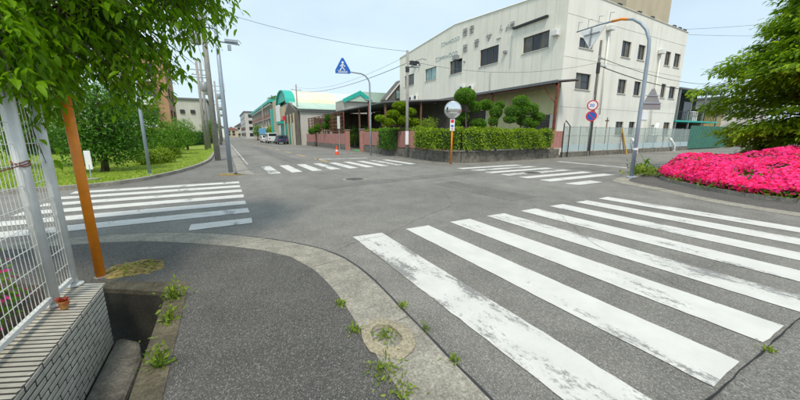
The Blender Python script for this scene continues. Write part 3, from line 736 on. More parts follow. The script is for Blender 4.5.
# small white notice on a stake
sp = onG(92, 180, .1)
t = thing('notice_board', 'small white upright notice on a stake at the edge of the lawn', 'sign', sp)
MB().tube([sp-Vector((0,0,.02)), sp+Vector((0,0,.5))], .02, 8).obj('stake', M['galv'], t)
MB().bbox(sp.x-.08, sp.x+.08, sp.y-.015, sp.y+.015, .45, 1.05, .006).obj('panel', M['signwhite'], t)
MB().lathe([(.2, 0), (.2, .05), (.1, .06)], (sp.x, sp.y, .1), 12).obj('foot', M['kerb'], t)
# thin grey pole on the lawn
gp = onG(150, 174, .1)
t = thing('grey_pole', 'thin grey steel pole standing on the lawn in front of the trees', 'pole', gp)
MB().tube([gp-Vector((0,0,.1)), gp+Vector((0,0,4.2))], [.06, .05], 12).obj('shaft', M['polegrey'], t, True)
MB().lathe([(.09, 0), (.09, .02), (.065, .03)], (gp.x, gp.y, .1), 12).obj('base_plate', M['polegrey'], t)

# ================================================================ FACADES
def facade(mb, ax, fixed, inw, u0, u1, z0, z1, holes, depth=.18):
    # wall sheet in plane X=fixed (ax 'X', u=Y) or Y=fixed (ax 'Y', u=X); rectangular holes with reveals going inward (inw = +1/-1)
    us = sorted({u0, u1, *[h[0] for h in holes], *[h[1] for h in holes]}); zs = sorted({z0, z1, *[h[2] for h in holes], *[h[3] for h in holes]})
    P = (lambda u, z, d=0: (fixed+inw*d, u, z)) if ax == 'X' else (lambda u, z, d=0: (u, fixed+inw*d, z))
    for a, b in zip(us[:-1], us[1:]):
        for c, e in zip(zs[:-1], zs[1:]):
            um, zm = (a+b)/2, (c+e)/2
            if any(h[0] < um < h[1] and h[2] < zm < h[3] for h in holes): continue
            mb.poly([P(a,c), P(b,c), P(b,e), P(a,e)])
    for a, b, c, e in holes:
        for q in (((a,c),(b,c)), ((b,c),(b,e)), ((b,e),(a,e)), ((a,e),(a,c))): mb.poly([P(*q[0]), P(*q[1]), P(*q[1], depth), P(*q[0], depth)])
def abox(mb, ax, fixed, inw, u0, u1, z0, z1, d0, d1):
    a, b = sorted((fixed+inw*d0, fixed+inw*d1))
    if ax == 'X': mb.box(a, b, u0, u1, z0, z1)
    else: mb.box(u0, u1, a, b, z0, z1)
def window(parent, ax, fixed, inw, h, panes=2, depth=.16, fw=.05, frame='frame', glass='glass', sill=True, name='window', label=None):
    u0, u1, z0, z1 = h; mb = MB()
    e = .003
    abox(mb, ax, fixed, inw, u0+e, u1-e, z0+e, z0+fw, depth-.07, depth); abox(mb, ax, fixed, inw, u0+e, u1-e, z1-fw, z1-e, depth-.07, depth)
    abox(mb, ax, fixed, inw, u0+e, u0+fw, z0+fw+e, z1-fw-e, depth-.07, depth); abox(mb, ax, fixed, inw, u1-fw, u1-e, z0+fw+e, z1-fw-e, depth-.07, depth)
    pw = (u1-u0-2*fw)/panes
    for i in range(1, panes): abox(mb, ax, fixed, inw, u0+fw+pw*i-fw*.4, u0+fw+pw*i+fw*.4, z0+fw+e, z1-fw-e, depth-.06, depth-.005)
    w_ = mb.obj(name, M[frame], parent)
    if label: w_['label'] = label
    for i in range(panes):
        mb = MB(); abox(mb, ax, fixed, inw, u0+fw+pw*i+(fw*.4 if i else 0)+e, u0+fw+pw*(i+1)-(fw*.4 if i < panes-1 else 0)-e, z0+fw+e, z1-fw-e, depth-.03+.008*(i % 2), depth-.018+.008*(i % 2)); mb.obj('pane', M[glass if glass != 'glass' or random.random() < .68 else 'glass2'], w_)
    if sill:
        mb = MB(); abox(mb, ax, fixed, inw, u0-.06, u1+.06, z0-.06, z0-.004, -.07, .06); mb.obj('sill', M['seam'], w_)
    return w_

# ---- the factory
FX, FY = 22.77, 16.5; FXE, FYE = 41.3, 42.0
fac = thing('factory_building', 'large cream factory with a low gable and three storeys at the street corner', 'building', (30, 27, 0))
win = []
for ps in ([(400.5,75),(409,88)], [(421,68),(432,81)], [(446.5,60),(461,74)], [(480,48),(498.5,65)], [(523,36),(549.5,51)]):
    a, b = onX(*ps[0], FX), onX(*ps[1], FX); win.append(tuple(sorted((round(a.y, 2), round(b.y, 2))))+(8.1, 9.5))
win[4] = (17.9, 20.4, 8.2, 9.45); win[3] = (23.15, 25.6, 8.07, 9.6); win[2] = (28.3, 30.4, 8.05, 9.45); win[1] = (33.0, 35.4, 8.05, 9.45); win[0] = (38.1, 40.6, 8.05, 9.45)
doors = [(17.2, 19.6, 0, 3.1), (24.4, 28.4, 0, 3.9), (31.5, 35.5, 0, 3.9)]
mb = MB()
facade(mb, 'X', FX, 1, FY, FYE, 0, 10.0, win+doors, .18)
mb.poly([(FX,FY,10.0),(FX,FYE,10.0),(FX,FYE,12.05),(FX,29.7,13.0),(FX,FY,11.9)])
hr = [(24.45,26.2,8.1,8.8),(24.45,26.35,5.08,6.28),(30.2,31.55,8.05,9.32),(32.75,33.9,8.08,9.32),(37.55,38.6,8.08,9.32),(39.35,40.55,8.08,9.34),
      (30.32,31.58,5.1,6.26),(32.9,34.0,5.07,6.27),(37.73,38.6,5.13,6.4),(39.36,40.6,5.13,6.28),(30.75,31.95,1.54,2.71),(32.9,33.9,1.54,2.74),(39.33,40.6,1.54,2.8),(36.9,37.8,.35,2.5)]
facade(mb, 'Y', FY, 1, FX, FXE, 0, 11.3, hr, .18)
mb.poly([(FX,FY,11.3),(FXE,FY,11.3),(FXE,FY,11.42),(FX,FY,11.9)])
mb.poly([(FXE,FY,0),(FXE,FYE,0),(FXE,FYE,12.05),(FXE,29.7,13),(FXE,FY,11.42)])
mb.poly([(FX,FYE,0),(FXE,FYE,0),(FXE,FYE,12.05),(FX,FYE,12.05)])
wall_o = mb.obj('wall', M['cladding'], fac)
wall_o.data.materials.append(M['render'])
for p in wall_o.data.polygons:
    if abs(p.normal.y) > .9 and p.center.y < FY+.3: p.material_index = 1
mb = MB(); mb.poly([(FX,FY,11.9),(FXE,FY,11.42),(FXE,29.7,13),(FX,29.7,13)]); mb.poly([(FX,29.7,13),(FXE,29.7,13),(FXE,FYE,12.05),(FX,FYE,12.05)])
rf = mb.obj('roof', M['roofgrey'], fac)
mb = MB()
for a, b in (((FX,FY,11.9),(FX,29.7,13)), ((FX,29.7,13),(FX,FYE,12.05)), ((FX,FY,11.9),(FXE,FY,11.42))):
    mb.tube([Vector(a)+Vector((-.02,-.02,.02)), Vector(b)+Vector((-.02,-.02,.02))], .05, 4)
mb.obj('roof_trim', M['cladding'], rf)
for k, h in enumerate(win): window(fac, 'X', FX, 1, h, 2 if k < 2 else 3, .17, .06, glass='curtain' if k == 1 else 'glass', label='curtained pale blue window' if k == 1 else None)
for k, h in enumerate(hr): 
    if h[3]-h[2] > 2: 
        mb = MB(); abox(mb, 'Y', FY, 1, h[0]+.01, h[1]-.01, h[2]+.01, h[3]-.01, .1, .15); mb.obj('door', M['alu'], fac)
    else: window(fac, 'Y', FY, 1, h, 2, .17, .05)
for h in doors:
    mb = MB(); n = 14
    for i in range(n): abox(mb, 'X', FX, 1, h[0]+.02, h[1]-.02, h[2]+(h[3]-h[2])*i/n+.01, h[2]+(h[3]-h[2])*(i+1)/n-.01, .12+.02*(i % 2), .17)
    mb.obj('shutter', M['darkwall'], fac)
# cladding seams
mb = MB(); y = FY+1.0
while y < FYE-.2:
    zt = 11.9+(y-FY)/13.2*1.1 if y < 29.7 else 13-(y-29.7)/12.3*.95
    zz = [(5.6, zt-.1)] if not any(h[0]-.05 < y < h[1]+.05 for h in win) else [(5.6, 7.95), (9.7, zt-.1)]
    for a, b in zz: mb.box(FX-.012, FX+.01, y-.014, y+.014, a, b)
    y += .91
mb.obj('cladding_seams', M['seam'], fac)['kind'] = 'stuff'
mb = MB()
for z in (3.7, 7.3, 10.2): mb.box(FX+.02, FXE-.02, FY-.012, FY+.02, z-.015, z+.015)
for x in (27.5, 29.3, 35.6, 36.2): mb.box(x-.012, x+.012, FY-.01, FY+.02, .4, 11.2)
mb.obj('render_joints', M['seam'], fac)['kind'] = 'stuff'
# lower yellow-green panels under the canopy
mb = MB(); mb.box(FX-.06, FX-.005, 16.55, 19.65, 3.15, 5.1); mb.obj('lower_panel', M['ochre_panel'], fac)
for a, b in ((19.7,24.2),(28.6,31.3),(35.7,41.5)):
    mb = MB(); n = max(2, int((b-a)/.75))
    for i in range(n): mb.box(FX-.06, FX-.005, a+(b-a)*i/n+.012, a+(b-a)*(i+1)/n-.012, .3, 5.1)
    mb.obj('lower_panel', M['ochre_panel'], fac)
# lettering (weathered, partly fallen)
def text(parent, s, size, mat, M4, name='lettering', ext=.015, outline=0):
    cu = bpy.data.curves.new('txt', 'FONT'); cu.body = s; cu.size = size; cu.extrude = ext; cu.space_character = 1.05; cu.offset = outline
    o = bpy.data.objects.new('txt', cu); C.objects.link(o); bpy.context.view_layer.update()
    me = bpy.data.meshes.new_from_object(o.evaluated_get(bpy.context.evaluated_depsgraph_get())); bpy.data.objects.remove(o)
    me.materials.clear(); me.materials.append(mat); return link(name, me, parent, M4)
# text on the X=FX wall, read from the street: local x -> -Y, local y -> Z, local z -> -X
def MX(y, z, off=.03): return Matrix(((0,0,-1,FX-off),(-1,0,0,y),(0,1,0,z),(0,0,0,1)))
text(fac, 'CONWOOD', .56, M['letter_blue'], MX(32.1, 11.35), outline=-.006)
text(fac, 'COMMWOOD', .62, M['letter_blue'], MX(33.2, 9.95), outline=-.006)
def glyph(y, z, s, strokes, mat='letter_dark'):
    mb = MB()
    for (a, b, c, d) in strokes:
        p, q = Vector((FX-.05, y-a*s, z+b*s)), Vector((FX-.05, y-c*s, z+d*s)); mb.tube([p, q], .05*s, 4)
    mb.obj('character', M[mat], fac)
KAN = [(.1,.9,.45,.9),(.1,.6,.45,.6),(.1,.9,.1,.6),(.45,.9,.45,.6),(.55,.9,.9,.9),(.55,.6,.9,.6),(.55,.9,.55,.6),(.9,.9,.9,.6),(.05,.48,.95,.48),(.1,.3,.45,.3),(.1,.02,.45,.02),(.1,.3,.1,.02),(.45,.3,.45,.02),(.55,.3,.9,.3),(.55,.02,.9,.02),(.55,.3,.55,.02),(.9,.3,.9,.02)]
ON = [(.1,.85,.9,.85),(.3,.85,.35,.6),(.7,.85,.65,.6),(.02,.58,.98,.58),(.2,.45,.8,.45),(.2,.02,.8,.02),(.2,.45,.2,.02),(.8,.45,.8,.02),(.2,.23,.8,.23),(.5,1,.5,.85)]
SA = [(.02,.7,.98,.7),(.28,.95,.28,.4),(.72,.95,.72,.5),(.72,.5,.4,.02),(.3,.4,.75,.4)]
MU = [(.5,.95,.15,.1),(.15,.1,.85,.15),(.65,.4,.9,.02)]
ME = [(.75,.95,.15,.02),(.3,.7,.85,.2),(.2,.5,.9,.5)]
glyph(28.3, 11.5, .72, KAN); glyph(27.3, 11.5, .72, ON)
glyph(28.2, 9.95, .72, KAN); glyph(26.5, 10.05, .75, ON); glyph(24.85, 10.15, .75, SA); glyph(23.45, 9.95, .5, [(.0,.3,1.0,.3),(.0,.2,1.0,.2)]); glyph(23.2, 10.7, .5, MU); glyph(22.5, 10.45, .55, ME); glyph(21.95, 10.55, .55, KAN)
mb = MB(); mb.box(FX-.22, FX-.002, 18.1, 21.5, 10.38, 10.52); mb.obj('gutter_bar', M['dark'], fac)
# fixtures on the front
def acunit(y, z, w=.8, h=.6):
    mb = MB(); mb.bbox(FX-.36, FX-.05, y-w/2, y+w/2, z, z+h, .02); a = mb.obj('air_conditioner', M['white'], fac)
    mb = MB(); mb.lathe([(.22, 0), (.22, .015), (.05, .02)], (0,0,0), 16); o = link('fan_grille', mb.mesh('fan_grille', M['dark']), a, Matrix.Translation((FX-.362, y-.1, z+h/2)) @ Matrix.Rotation(R(-90), 4, 'Y'))
    mb = MB(); mb.box(FX-.36, FX-.003, y-w/2+.05, y-w/2+.1, z-.05, z-.003); mb.box(FX-.36, FX-.003, y+w/2-.1, y+w/2-.05, z-.05, z-.003); mb.obj('bracket', M['galv'], a)
acunit(38.6, 6.0); acunit(37.3, 6.0, .7, .65); acunit(28.0, 5.9, .9, .75); acunit(26.6, 5.95, .8, .5)
for y, z, s in ((17.35, 9.05, .34), (22.3, 8.75, .2), (29.2, 9.62, .42), (27.9, 9.0, .12), (37.8, 10.35, .3), (36.7, 10.3, .2)):
    mb = MB(); mb.bbox(FX-s*1.1, FX-.003, y-s, y+s*.6, z-s*.6, z+s*.5, .02); mb.obj('vent_hood', M['white'] if s > .3 and y < 20 else M['greyback'], fac)
mb = MB(); mb.tube([(FX-.06,30.3,2.6),(FX-.06,30.3,4.9),(FX-.5,30.3,5.0)], .05, 8); mb.tube([(FX-.06,21.6,7.4),(FX-.06,21.6,9.9)], .03, 6); mb.tube([(FX-.05,24.0,5.7),(FX-.05,24.0,7.3)], .04, 6); mb.obj('conduit', M['alu'], fac)
# canopy along the front
mb = MB()
cy0, cy1 = 15.05, 46.0
mb.poly([(20.45,cy0,5.22),(20.45,cy1,5.22),(FX-.005,cy1,5.5),(FX-.005,cy0,5.5)]); mb.poly([(20.45,cy0,5.14),(20.45,cy1,5.14),(FX-.005,cy1,5.42),(FX-.005,cy0,5.42)])
mb.box(20.38, 20.45, cy0, cy1, 5.06, 5.24); mb.poly([(20.45,cy0,5.14),(FX-.005,cy0,5.42),(FX-.005,cy0,5.5),(20.45,cy0,5.22)])
cn = mb.obj('canopy', M['roofgrey'], fac)
def sub(name, mb, mat): return mb.obj(name, mat, cn)     # sub-part of the canopy
y = cy0+.1
while y < cy1:
    mb = MB(); mb.tube([(20.5,y,5.1),(FX-.01,y,5.38)], .05, 4); sub('rafter', mb, M['brown']); y += 1.55
for y in (15.2, 21.4, 27.5, 33.6, 39.6):
    mb = MB(); mb.box(20.55, 20.7, y-.08, y+.08, 0, 5.1); sub('post', mb, M['rust'])
    mb = MB(); mb.tube([(20.62,y+.05,3.7),(20.62,y+1.2,5.05)], .05, 4); sub('brace', mb, M['rust'])
mb = MB(); mb.box(20.55, 20.72, cy0+.1, cy1-.1, 4.9, 5.08); sub('beam', mb, M['brown'])
mb = MB(); mb.tube([(20.4,29.6,5.05),(20.3,29.6,4.7),(20.3,30.4,4.6),(20.3,30.4,.2)], .09, 8); sub('downpipe', mb, M['galv'])
# roof house
mb = MB(); mb.box(31.6, 39.2, 17.4, 24.5, 11.4, 16.6); rh = mb.obj('roof_house', M['beige'], fac)
mb = MB(); mb.box(31.2, 39.6, 17.0, 24.9, 16.62, 17.0); mb.obj('roof_slab', M['roofgrey'], rh)
for x in (24.6, 29.2, 32.2, 34.4, 38.5, 39.6, 40.6):
    zt = 11.9-(x-FX)/(FXE-FX)*.48
    mb = MB(); mb.box(x-.25, x+.25, FY-.03, FY+.3, zt+.05, zt+.2); mb.obj('parapet_vent', M['dark'], rf)
# pipes on the side wall
for x, z0, z1 in ((27.9, 3.2, 9.7), (36.35, .3, 8.9)):
    mb = MB(); mb.tube([(x, FY-.15, z0), (x, FY-.15, z1)], .055, 8); p = mb.obj('pipe', M['render'], fac, True)
    mb = MB(); mb.bbox(x-.3, x+.3, FY-.45, FY-.03, z1, z1+.35, .03); mb.obj('pipe_hood', M['white'], p)
mb = MB(); mb.bbox(34.3, 35.9, FY-.05, FY-.003, 2.95, 3.75, .01); pl_ = mb.obj('notice_plate', M['signwhite'], fac)
# bent white vent pipes at the foot of the side wall

# ================================================================ YARD WALL, HEDGES
WZ = .62
line = [(11.25,27.6),(11.2,17.5),(11.25,15.2),(11.7,14.35),(12.8,14.15),(20.3,14.45)]
yw = thing('yard_wall', 'low stained concrete wall with faded red panels round the factory yard corner', 'wall', (11.2, 20, 0))
L2 = resample(line, .42); mb = MB()
for i, (a, b) in enumerate(zip(L2[:-1], L2[1:])):
    d = (b-a).normalized(); nn = Vector((-d.y, d.x, 0))*.075; g = d*.004
    q = MB(); q.prism([a+g-nn, b-g-nn, b-g+nn, a+g+nn], .0, WZ/3-.004); q.prism([a+g-nn, b-g-nn, b-g+nn, a+g+nn], WZ/3+.002, WZ*2/3-.003); q.prism([a+g-nn*.98, b-g-nn*.98, b-g+nn*.98, a+g+nn*.98], WZ*2/3+.002, WZ)
    q.obj('concrete_block', M['block'], yw)
pan = [(11.25,27.5,17.2,.24)]
y = 27.4
while y > 15.3:
    mb = MB(); mb.box(11.2, 11.235, y-.29, y-.02, WZ+.05, 1.82)
    mb.obj('panel', M['pinkpanel'], yw); y -= .3
mb = MB(); mb.box(11.24, 11.28, 15.3, 27.45, 1.7, 1.76); mb.box(11.24, 11.28, 15.3, 27.45, .8, .86); mb.obj('rail', M['pinkpanel'], yw)
for x in np.arange(17.9, 20.3, .3):
    mb = MB(); mb.box(x, x+.26, 14.4, 14.43, WZ+.05, 1.8); mb.obj('panel', M['pinkpanel'], yw)
hedge('corner_hedge', 'long clipped green hedge on the stained wall behind the traffic mirror', [(11.15,17.9),(11.2,15.4),(11.75,14.45),(12.8,14.2),(18.9,14.35)], .8, .72, 1.86, 15000, .1)
hedge('wall_hedge', 'square green hedge hanging over the red panel wall beside the blue sign pole', [(11.1,23.6),(11.1,20.95)], .6, .5, 1.98, 3400, .1, 'leaf_mid')
hedge('yard_hedge', 'long yellow green hedge top behind the red panels left of the utility pole', [(11.75,28),(11.75,17.5)], .7, .9, 2.02, 5000, .1)

# far-corner pavement
pv = smooth([(8.6,120),(9.3,60),(9.55,26),(9.55,20.5),(9.65,18.2),(10.0,15.4),(10.9,13.55),(12.6,13.1),(16,13.2),(21,13.75),(45,15.0),(70,16.6)], 2)
pvi = [Vector((p.x+(.14 if p.y > 15 or p.x < 10.6 else .08), p.y+(.14 if p.x > 10.6 else 0), 0)) for p in pv]
kerb('far_corner_kerb', pv, pvi, 90, .03, .035, M['kerb'])
struct(sheet('far_pavement', [(p.x, p.y) for p in pvi]+[(70,120)], .012, M['walk2']))

# ---- cloud-pruned garden trees behind the hedge
def cloud_tree(label, base, pads, n, sz=.075, mat='leaf_pine', trunk=.1, group='cloud pruned trees behind the hedge'):
    t = thing('pruned_tree', label, 'tree', base, group); b = Vector(base); mb = MB()
    zmax = max(p[2] for p in pads); tp = max(pads, key=lambda p: p[2])
    path = [b-Vector((0,0,.05)), b+Vector((.12,.05,.9)), b+Vector((-.05,0,1.6)), Vector(tp[:3])]
    mb.tube(path, [trunk, trunk*.8, trunk*.6, trunk*.3], 8); mb.obj('trunk', M['bark'], t, True)
    for p in pads:
        s = b+Vector((0,0,max(.5, min(p[2]-.25, zmax-.6)))); q = MB(); q.tube([s, s.lerp(Vector(p[:3]), .6)-Vector((0,0,.08)), Vector(p[:3])], [trunk*.45, trunk*.32, trunk*.2], 6); q.obj('branch', M['bark'], t, True)
    tot = sum(p[3]*p[4] for p in pads); n = int(n*3.4)
    for p in pads:
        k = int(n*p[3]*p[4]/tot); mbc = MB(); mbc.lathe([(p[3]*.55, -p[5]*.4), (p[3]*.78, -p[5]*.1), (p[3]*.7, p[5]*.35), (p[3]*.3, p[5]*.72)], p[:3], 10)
        loc, fr = leaves_in([p], k, sz, .93, 1.2, 0, .02, .3)
        o = scatter('foliage_pad', QUAD_V, QUAD_F, loc, fr, M[mat], t); o['kind'] = 'stuff'
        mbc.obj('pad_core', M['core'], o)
    return t
def pads_px(lst, Y):
    out = []
    for px, py, r, *f in lst:
        c = onY(px, py, Y+(f[1] if len(f) > 1 else 0)); dep = c.y*math.cos(YAW)+c.x*math.sin(YAW); rr = r/FPX*dep*.86; fl = f[0] if f else .7
        out.append((c.x, c.y, c.z, rr, rr, rr*fl))
    return out
A = pads_px([(465,96,11,.75),(475,107,7,.8),(486,105,8,.65),(456,108,6,.8,.3),(478,124,9,.6),(463,117,7,.7,.4),(455,124,6,.6,.2)], 16.2)
cloud_tree('tallest cloud pruned pine with a big round top right behind the traffic mirror', (onY(467,135,16.2).x, 16.2, 0), A, 5200)
B = pads_px([(496,112,7,.9),(493,121,5,1.0),(500,105,5,.8)], 17.5)
cloud_tree('slim dark green pruned tree between the two cloud pruned pines', (onY(496,135,17.5).x, 17.5, 0), B, 1500)
Cc = pads_px([(521,102,9,.75),(512,111,8,.7),(530,109,9,.7),(520,110,9,.8),(510,119,7,.6),(524,121,8,.6),(538,117,7,.7),(533,124,6,.6)], 16.2)
cloud_tree('broad cloud pruned pine at the right end of the hedge', (onY(521,135,16.2).x, 16.2, 0), Cc, 5200)
Dd = pads_px([(400,106,8,.5),(393,114,7,.5),(408,112,8,.5),(402,120,9,.5),(388,122,7,.5),(413,122,7,.5),(380,118,5,.5)], 20.5)
cloud_tree('layered yellow green pruned pine behind the utility pole', (onY(402,135,20.5).x, 20.5, 0), Dd, 4200, .11, 'leaf_hedge')
Ee = pads_px([(330,119,6,.9),(333,127,5,.8),(326,126,4,.8)], 39.5)
cloud_tree('round pruned garden tree beside the yard entrance', (onY(330,140,39.5).x, 39.5, 0), Ee, 1800, .12, 'leaf_dark')
Ff = pads_px([(318,128,5,.8),(312,131,4,.8)], 44)
cloud_tree('small pruned tree in front of the wooden lattice fence', (onY(316,140,44).x, 44, 0), Ff, 900, .12, 'leaf_mid')
# orange flowering shrub under the canopy
x = onY(424,122,22).x
tree('yard_shrub', 'ochre leaved shrub in the dark yard behind the grey post', (x,22,0), [(x,22,2.2,.9,.8,.6),(x+.7,22.1,2.5,.6,.6,.5)], 1200, .12, 'leaf_lime', .06, None, cat='shrub')

# ================================================================ STREET FURNITURE
# traffic mirror
mp_ = onG(451, 164.2)
t = thing('traffic_mirror', 'round convex traffic mirror on an orange post in front of the corner hedge', 'traffic mirror', (mp_.x, mp_.y, 0))
MB().tube([(mp_.x,mp_.y,-.02),(mp_.x,mp_.y,2.55)], .045, 14).obj('post', M['orange'], t, True)
dirn = Vector((-.55,-.835,0)).normalized(); side = Vector((dirn.y,-dirn.x,0))
def face_matrix(c, nrm):
    nrm = nrm.normalized(); xx = Vector((-nrm.y, nrm.x, 0)).normalized(); yy = nrm.cross(xx)
    return Matrix(((xx.x, yy.x, nrm.x, c.x), (xx.y, yy.y, nrm.y, c.y), (xx.z, yy.z, nrm.z, c.z), (0,0,0,1)))
mc = Vector((mp_.x,mp_.y,2.83))+dirn*.1; fm = face_matrix(mc, Vector((dirn.x,dirn.y,-.06)))
mb = MB(); mb.lathe([(.43,-.05),(.445,0),(.445,.03),(.42,.04)], (0,0,0), 36); link('housing', mb.mesh('housing', M['greyback']), t, fm)
mb = MB(); mb.lathe([(.425,.03),(.4,.042),(.3,.066),(.2,.08),(.1,.087),(.005,.09)], (0,0,0), 40); link('mirror_face', mb.mesh('mirror_face', M['mirror'], True), t, fm)
pc = Vector((mp_.x,mp_.y,2.08))+dirn*.06; pm_ = face_matrix(pc, dirn)
mb = MB(); mb.bbox(-.12,.12,-.32,.3,0,.012,.004); pl_ = link('plate', mb.mesh('plate', M['signwhite']), t, pm_)
mb = MB(); mb.lathe([(.09,0),(.09,.004)], (0,.17,.014), 20); mb.box(-.06,.06,-.27,-.24,.013,.017); mb.box(-.06,.06,-.2,-.17,.013,.017); link('plate_mark', mb.mesh('plate_mark', M['signred']), pl_, pm_)
mb = MB(); mb.box(-.07,.07,-.12,-.02,.013,.017); link('plate_mark', mb.mesh('plate_mark', M['signblue']), pl_, pm_)

# blue crosswalk sign on a curved pole
bp = onG(371, 156.3); bx, by = bp.x, bp.y
t = thing('crosswalk_sign', 'blue triangular pedestrian crossing sign on a curved grey pole', 'road sign', (bx, by, 0))
mb = MB(); arc = [(bx,by,-.03),(bx,by,2.5),(bx,by,5.0)]+[(bx-.75*(1-math.cos(a)), by, 5.0+.72*math.sin(a)) for a in [i*R(82)/7 for i in range(1, 8)]]+[(bx-1.5,by,5.76),(bx-2.3,by,5.78)]
mb.tube(arc, [.075,.07,.06]+[.05]*7+[.042,.04], 12); mb.obj('pole', M['galv'], t, True)
c0 = Vector((bx-1.97, by-.06, 5.6)); nrm = Vector((-.28,-1,0)).normalized(); fm = face_matrix(c0, nrm)
S_ = [(-.5,0),(.5,0),(.5,.2),(.06,.98),(-.06,.98),(-.5,.2)]
mb = MB(); mb.extr([(a,b,0) for a,b in S_], (0,0,.05)); pb = link('sign_panel', mb.mesh('sign_panel', M['signblue']), t, fm)
def figure(mb, s, ox, oy, z, h=.006):
    mb.lathe([(.09*s,0),(.09*s,h)], (ox,oy+.62*s,z), 12)
    for seg in ([(0,.5),(-.04,.25)], [(-.04,.27),(.16,.02)], [(-.04,.27),(-.22,.0)], [(0,.48),(.18,.3)], [(0,.48),(-.18,.33)]):
        mb.tube([(ox+a*s,oy+b*s,z+h*.5) for a, b in seg], .045*s, 4)
mb = MB(); figure(mb, .85, 0, .16, .052); mb.box(-.3,.3,.05,.08,.052,.058)
for i in range(5): mb.box(-.3+i*.13,-.23+i*.13,.1,.15,.052,.058)
link('pedestrian_symbol', mb.mesh('pedestrian_symbol', M['signwhite']), pb, fm)
mb = MB(); mb.box(bx-2.35,bx-1.6,by-.05,by+.05,5.74,5.8); mb.obj('bracket', M['galv'], t)
MB().lathe([(.14,0),(.14,.02),(.085,.03)], (bx,by,.012), 14).obj('base_plate', M['galv'], t)

# utility poles
def util_pole(label, base, h, r, mat='concpole', arms=(), cans=(), bands=(), group='utility poles', name='utility_pole'):
    t = thing(name, label, 'utility pole', base, group); b = Vector(base)
    MB().tube([b-Vector((0,0,.1)), b+Vector((0,0,h))], [r, r*.68], 14).obj('shaft', M[mat], t, True)
    for z, d, L, off in arms:
        d = Vector(d).normalized(); mb = MB(); c = b+Vector((0,0,z))+d*off; mb.tube([c-d*L/2, c+d*L/2], .045, 4); a = mb.obj('crossarm', M['galv'], t)
        for q in (-.42, 0, .42):
            p = c+d*L*q; mb = MB(); mb.lathe([(.03,0),(.06,.03),(.035,.06),(.06,.09),(.03,.14)], p+Vector((0,0,.04)), 10); mb.obj('insulator', M['white'], a)
    for z, d, rr, hh in cans:
        d = Vector(d).normalized(); c = b+Vector((0,0,z))+d*(rr+r); mb = MB(); mb.lathe([(rr*.9,0),(rr,.03),(rr,hh-.05),(rr*.8,hh),(.05,hh+.05)], c, 14); mb.obj('transformer', M['greyback'], t, True)
    for z, hh, mt in bands: MB().lathe([(r*1.06,0),(r*1.06,hh)], b+Vector((0,0,z)), 14).obj('pole_band', M[mt], t)
    return t
u407 = onG(407, 157.8)
util_pole('slim weathered utility pole against the red panel wall right of the blue sign', (u407.x, u407.y, 0), 6.9, .12, arms=((5.9,(1,-.5,0),.9,.3),), bands=((.9,.9,'signwhite'),(5.6,.3,'dark')))
mb = MB(); q = Vector((u407.x,u407.y,6.05)); mb.bbox(q.x+.12,q.x+.75,q.y-.28,q.y-.02,q.z,q.z+.22,.02); o = mb.obj('junction_box', M['dark']); tag(o, 'black cable closure hanging beside the top of the slim utility pole', 'cable box')
mb2 = MB(); mb2.tube([(q.x+.1,q.y-.1,q.z+.1),(q.x+.8,q.y-.5,q.z+.35),(q.x+1.1,q.y-.6,q.z+.3)], .03, 6); x_ = mb2.obj('lamp_arm', M['greyback'], o)
pp = onG(413, 157.5)
t = thing('grey_post', 'short plain grey steel post just right of the slim utility pole', 'post', (pp.x, pp.y, 0)); MB().tube([(pp.x,pp.y,-.02),(pp.x,pp.y,2.0)], .045, 10).obj('shaft', M['galv'], t, True); MB().lathe([(.05,0),(.05,.02),(.01,.04)], (pp.x,pp.y,2.0), 10).obj('cap', M['galv'], t)

P590 = onG(588, 155.8)
util_pole('dark weathered utility pole beside the round signs in front of the factory side wall', (P590.x, P590.y, 0), 8.1, .115, 'darkpole', arms=((6.4,(1,0,0),1.0,.4),(6.9,(1,0,0),.8,.3)), bands=((5.9,.7,'dark'),))
P212 = onG(218, 160.5)
util_pole('tall concrete utility pole behind the steel pole on the left pavement', (P212.x, P212.y, 0), 10.5, .17, arms=((8.6,(1,.1,0),1.6,0),(7.6,(1,.1,0),1.4,0)), cans=((6.6,(-1,-.2,0),.26,.8),))
for k, (px, lb) in enumerate(((205.5,'left of the pair of distant utility poles on the lawn edge'), (209,'right of the pair of distant utility poles on the lawn edge'))):
    Y = 38+k*3; x = onY(px, 140, Y).x
    util_pole(lb, (x, Y, .1), 8.5+k*.6, .16, arms=((7.6,(1,0,0),1.8,0),(6.9,(1,0,0),1.5,0)), cans=((5.6,(1,-.3,0),.28,.85),))
for k, (Y, X) in enumerate(((58,-.35),(84,-.3),(112,-.2))):
    util_pole(['distant utility pole on the left pavement, nearest of three in a row','distant utility pole on the left pavement, middle of three in a row','distant utility pole on the left pavement, farthest of three in a row'][k], (X, Y, 0), 9.5, .16, arms=((8.8,(1,0,0),1.6,0),(8.1,(1,0,0),1.4,0)), cans=((6.9,(1,-.2,0),.26,.8),))
for k, (Y, X) in enumerate(((52,10.4),(92,9.6))):
    util_pole(['distant utility pole across the street before the teal building','distant utility pole across the street beyond the teal building'][k], (X, Y, 0), 9.0, .15, arms=((8.2,(1,0,0),1.5,0),))

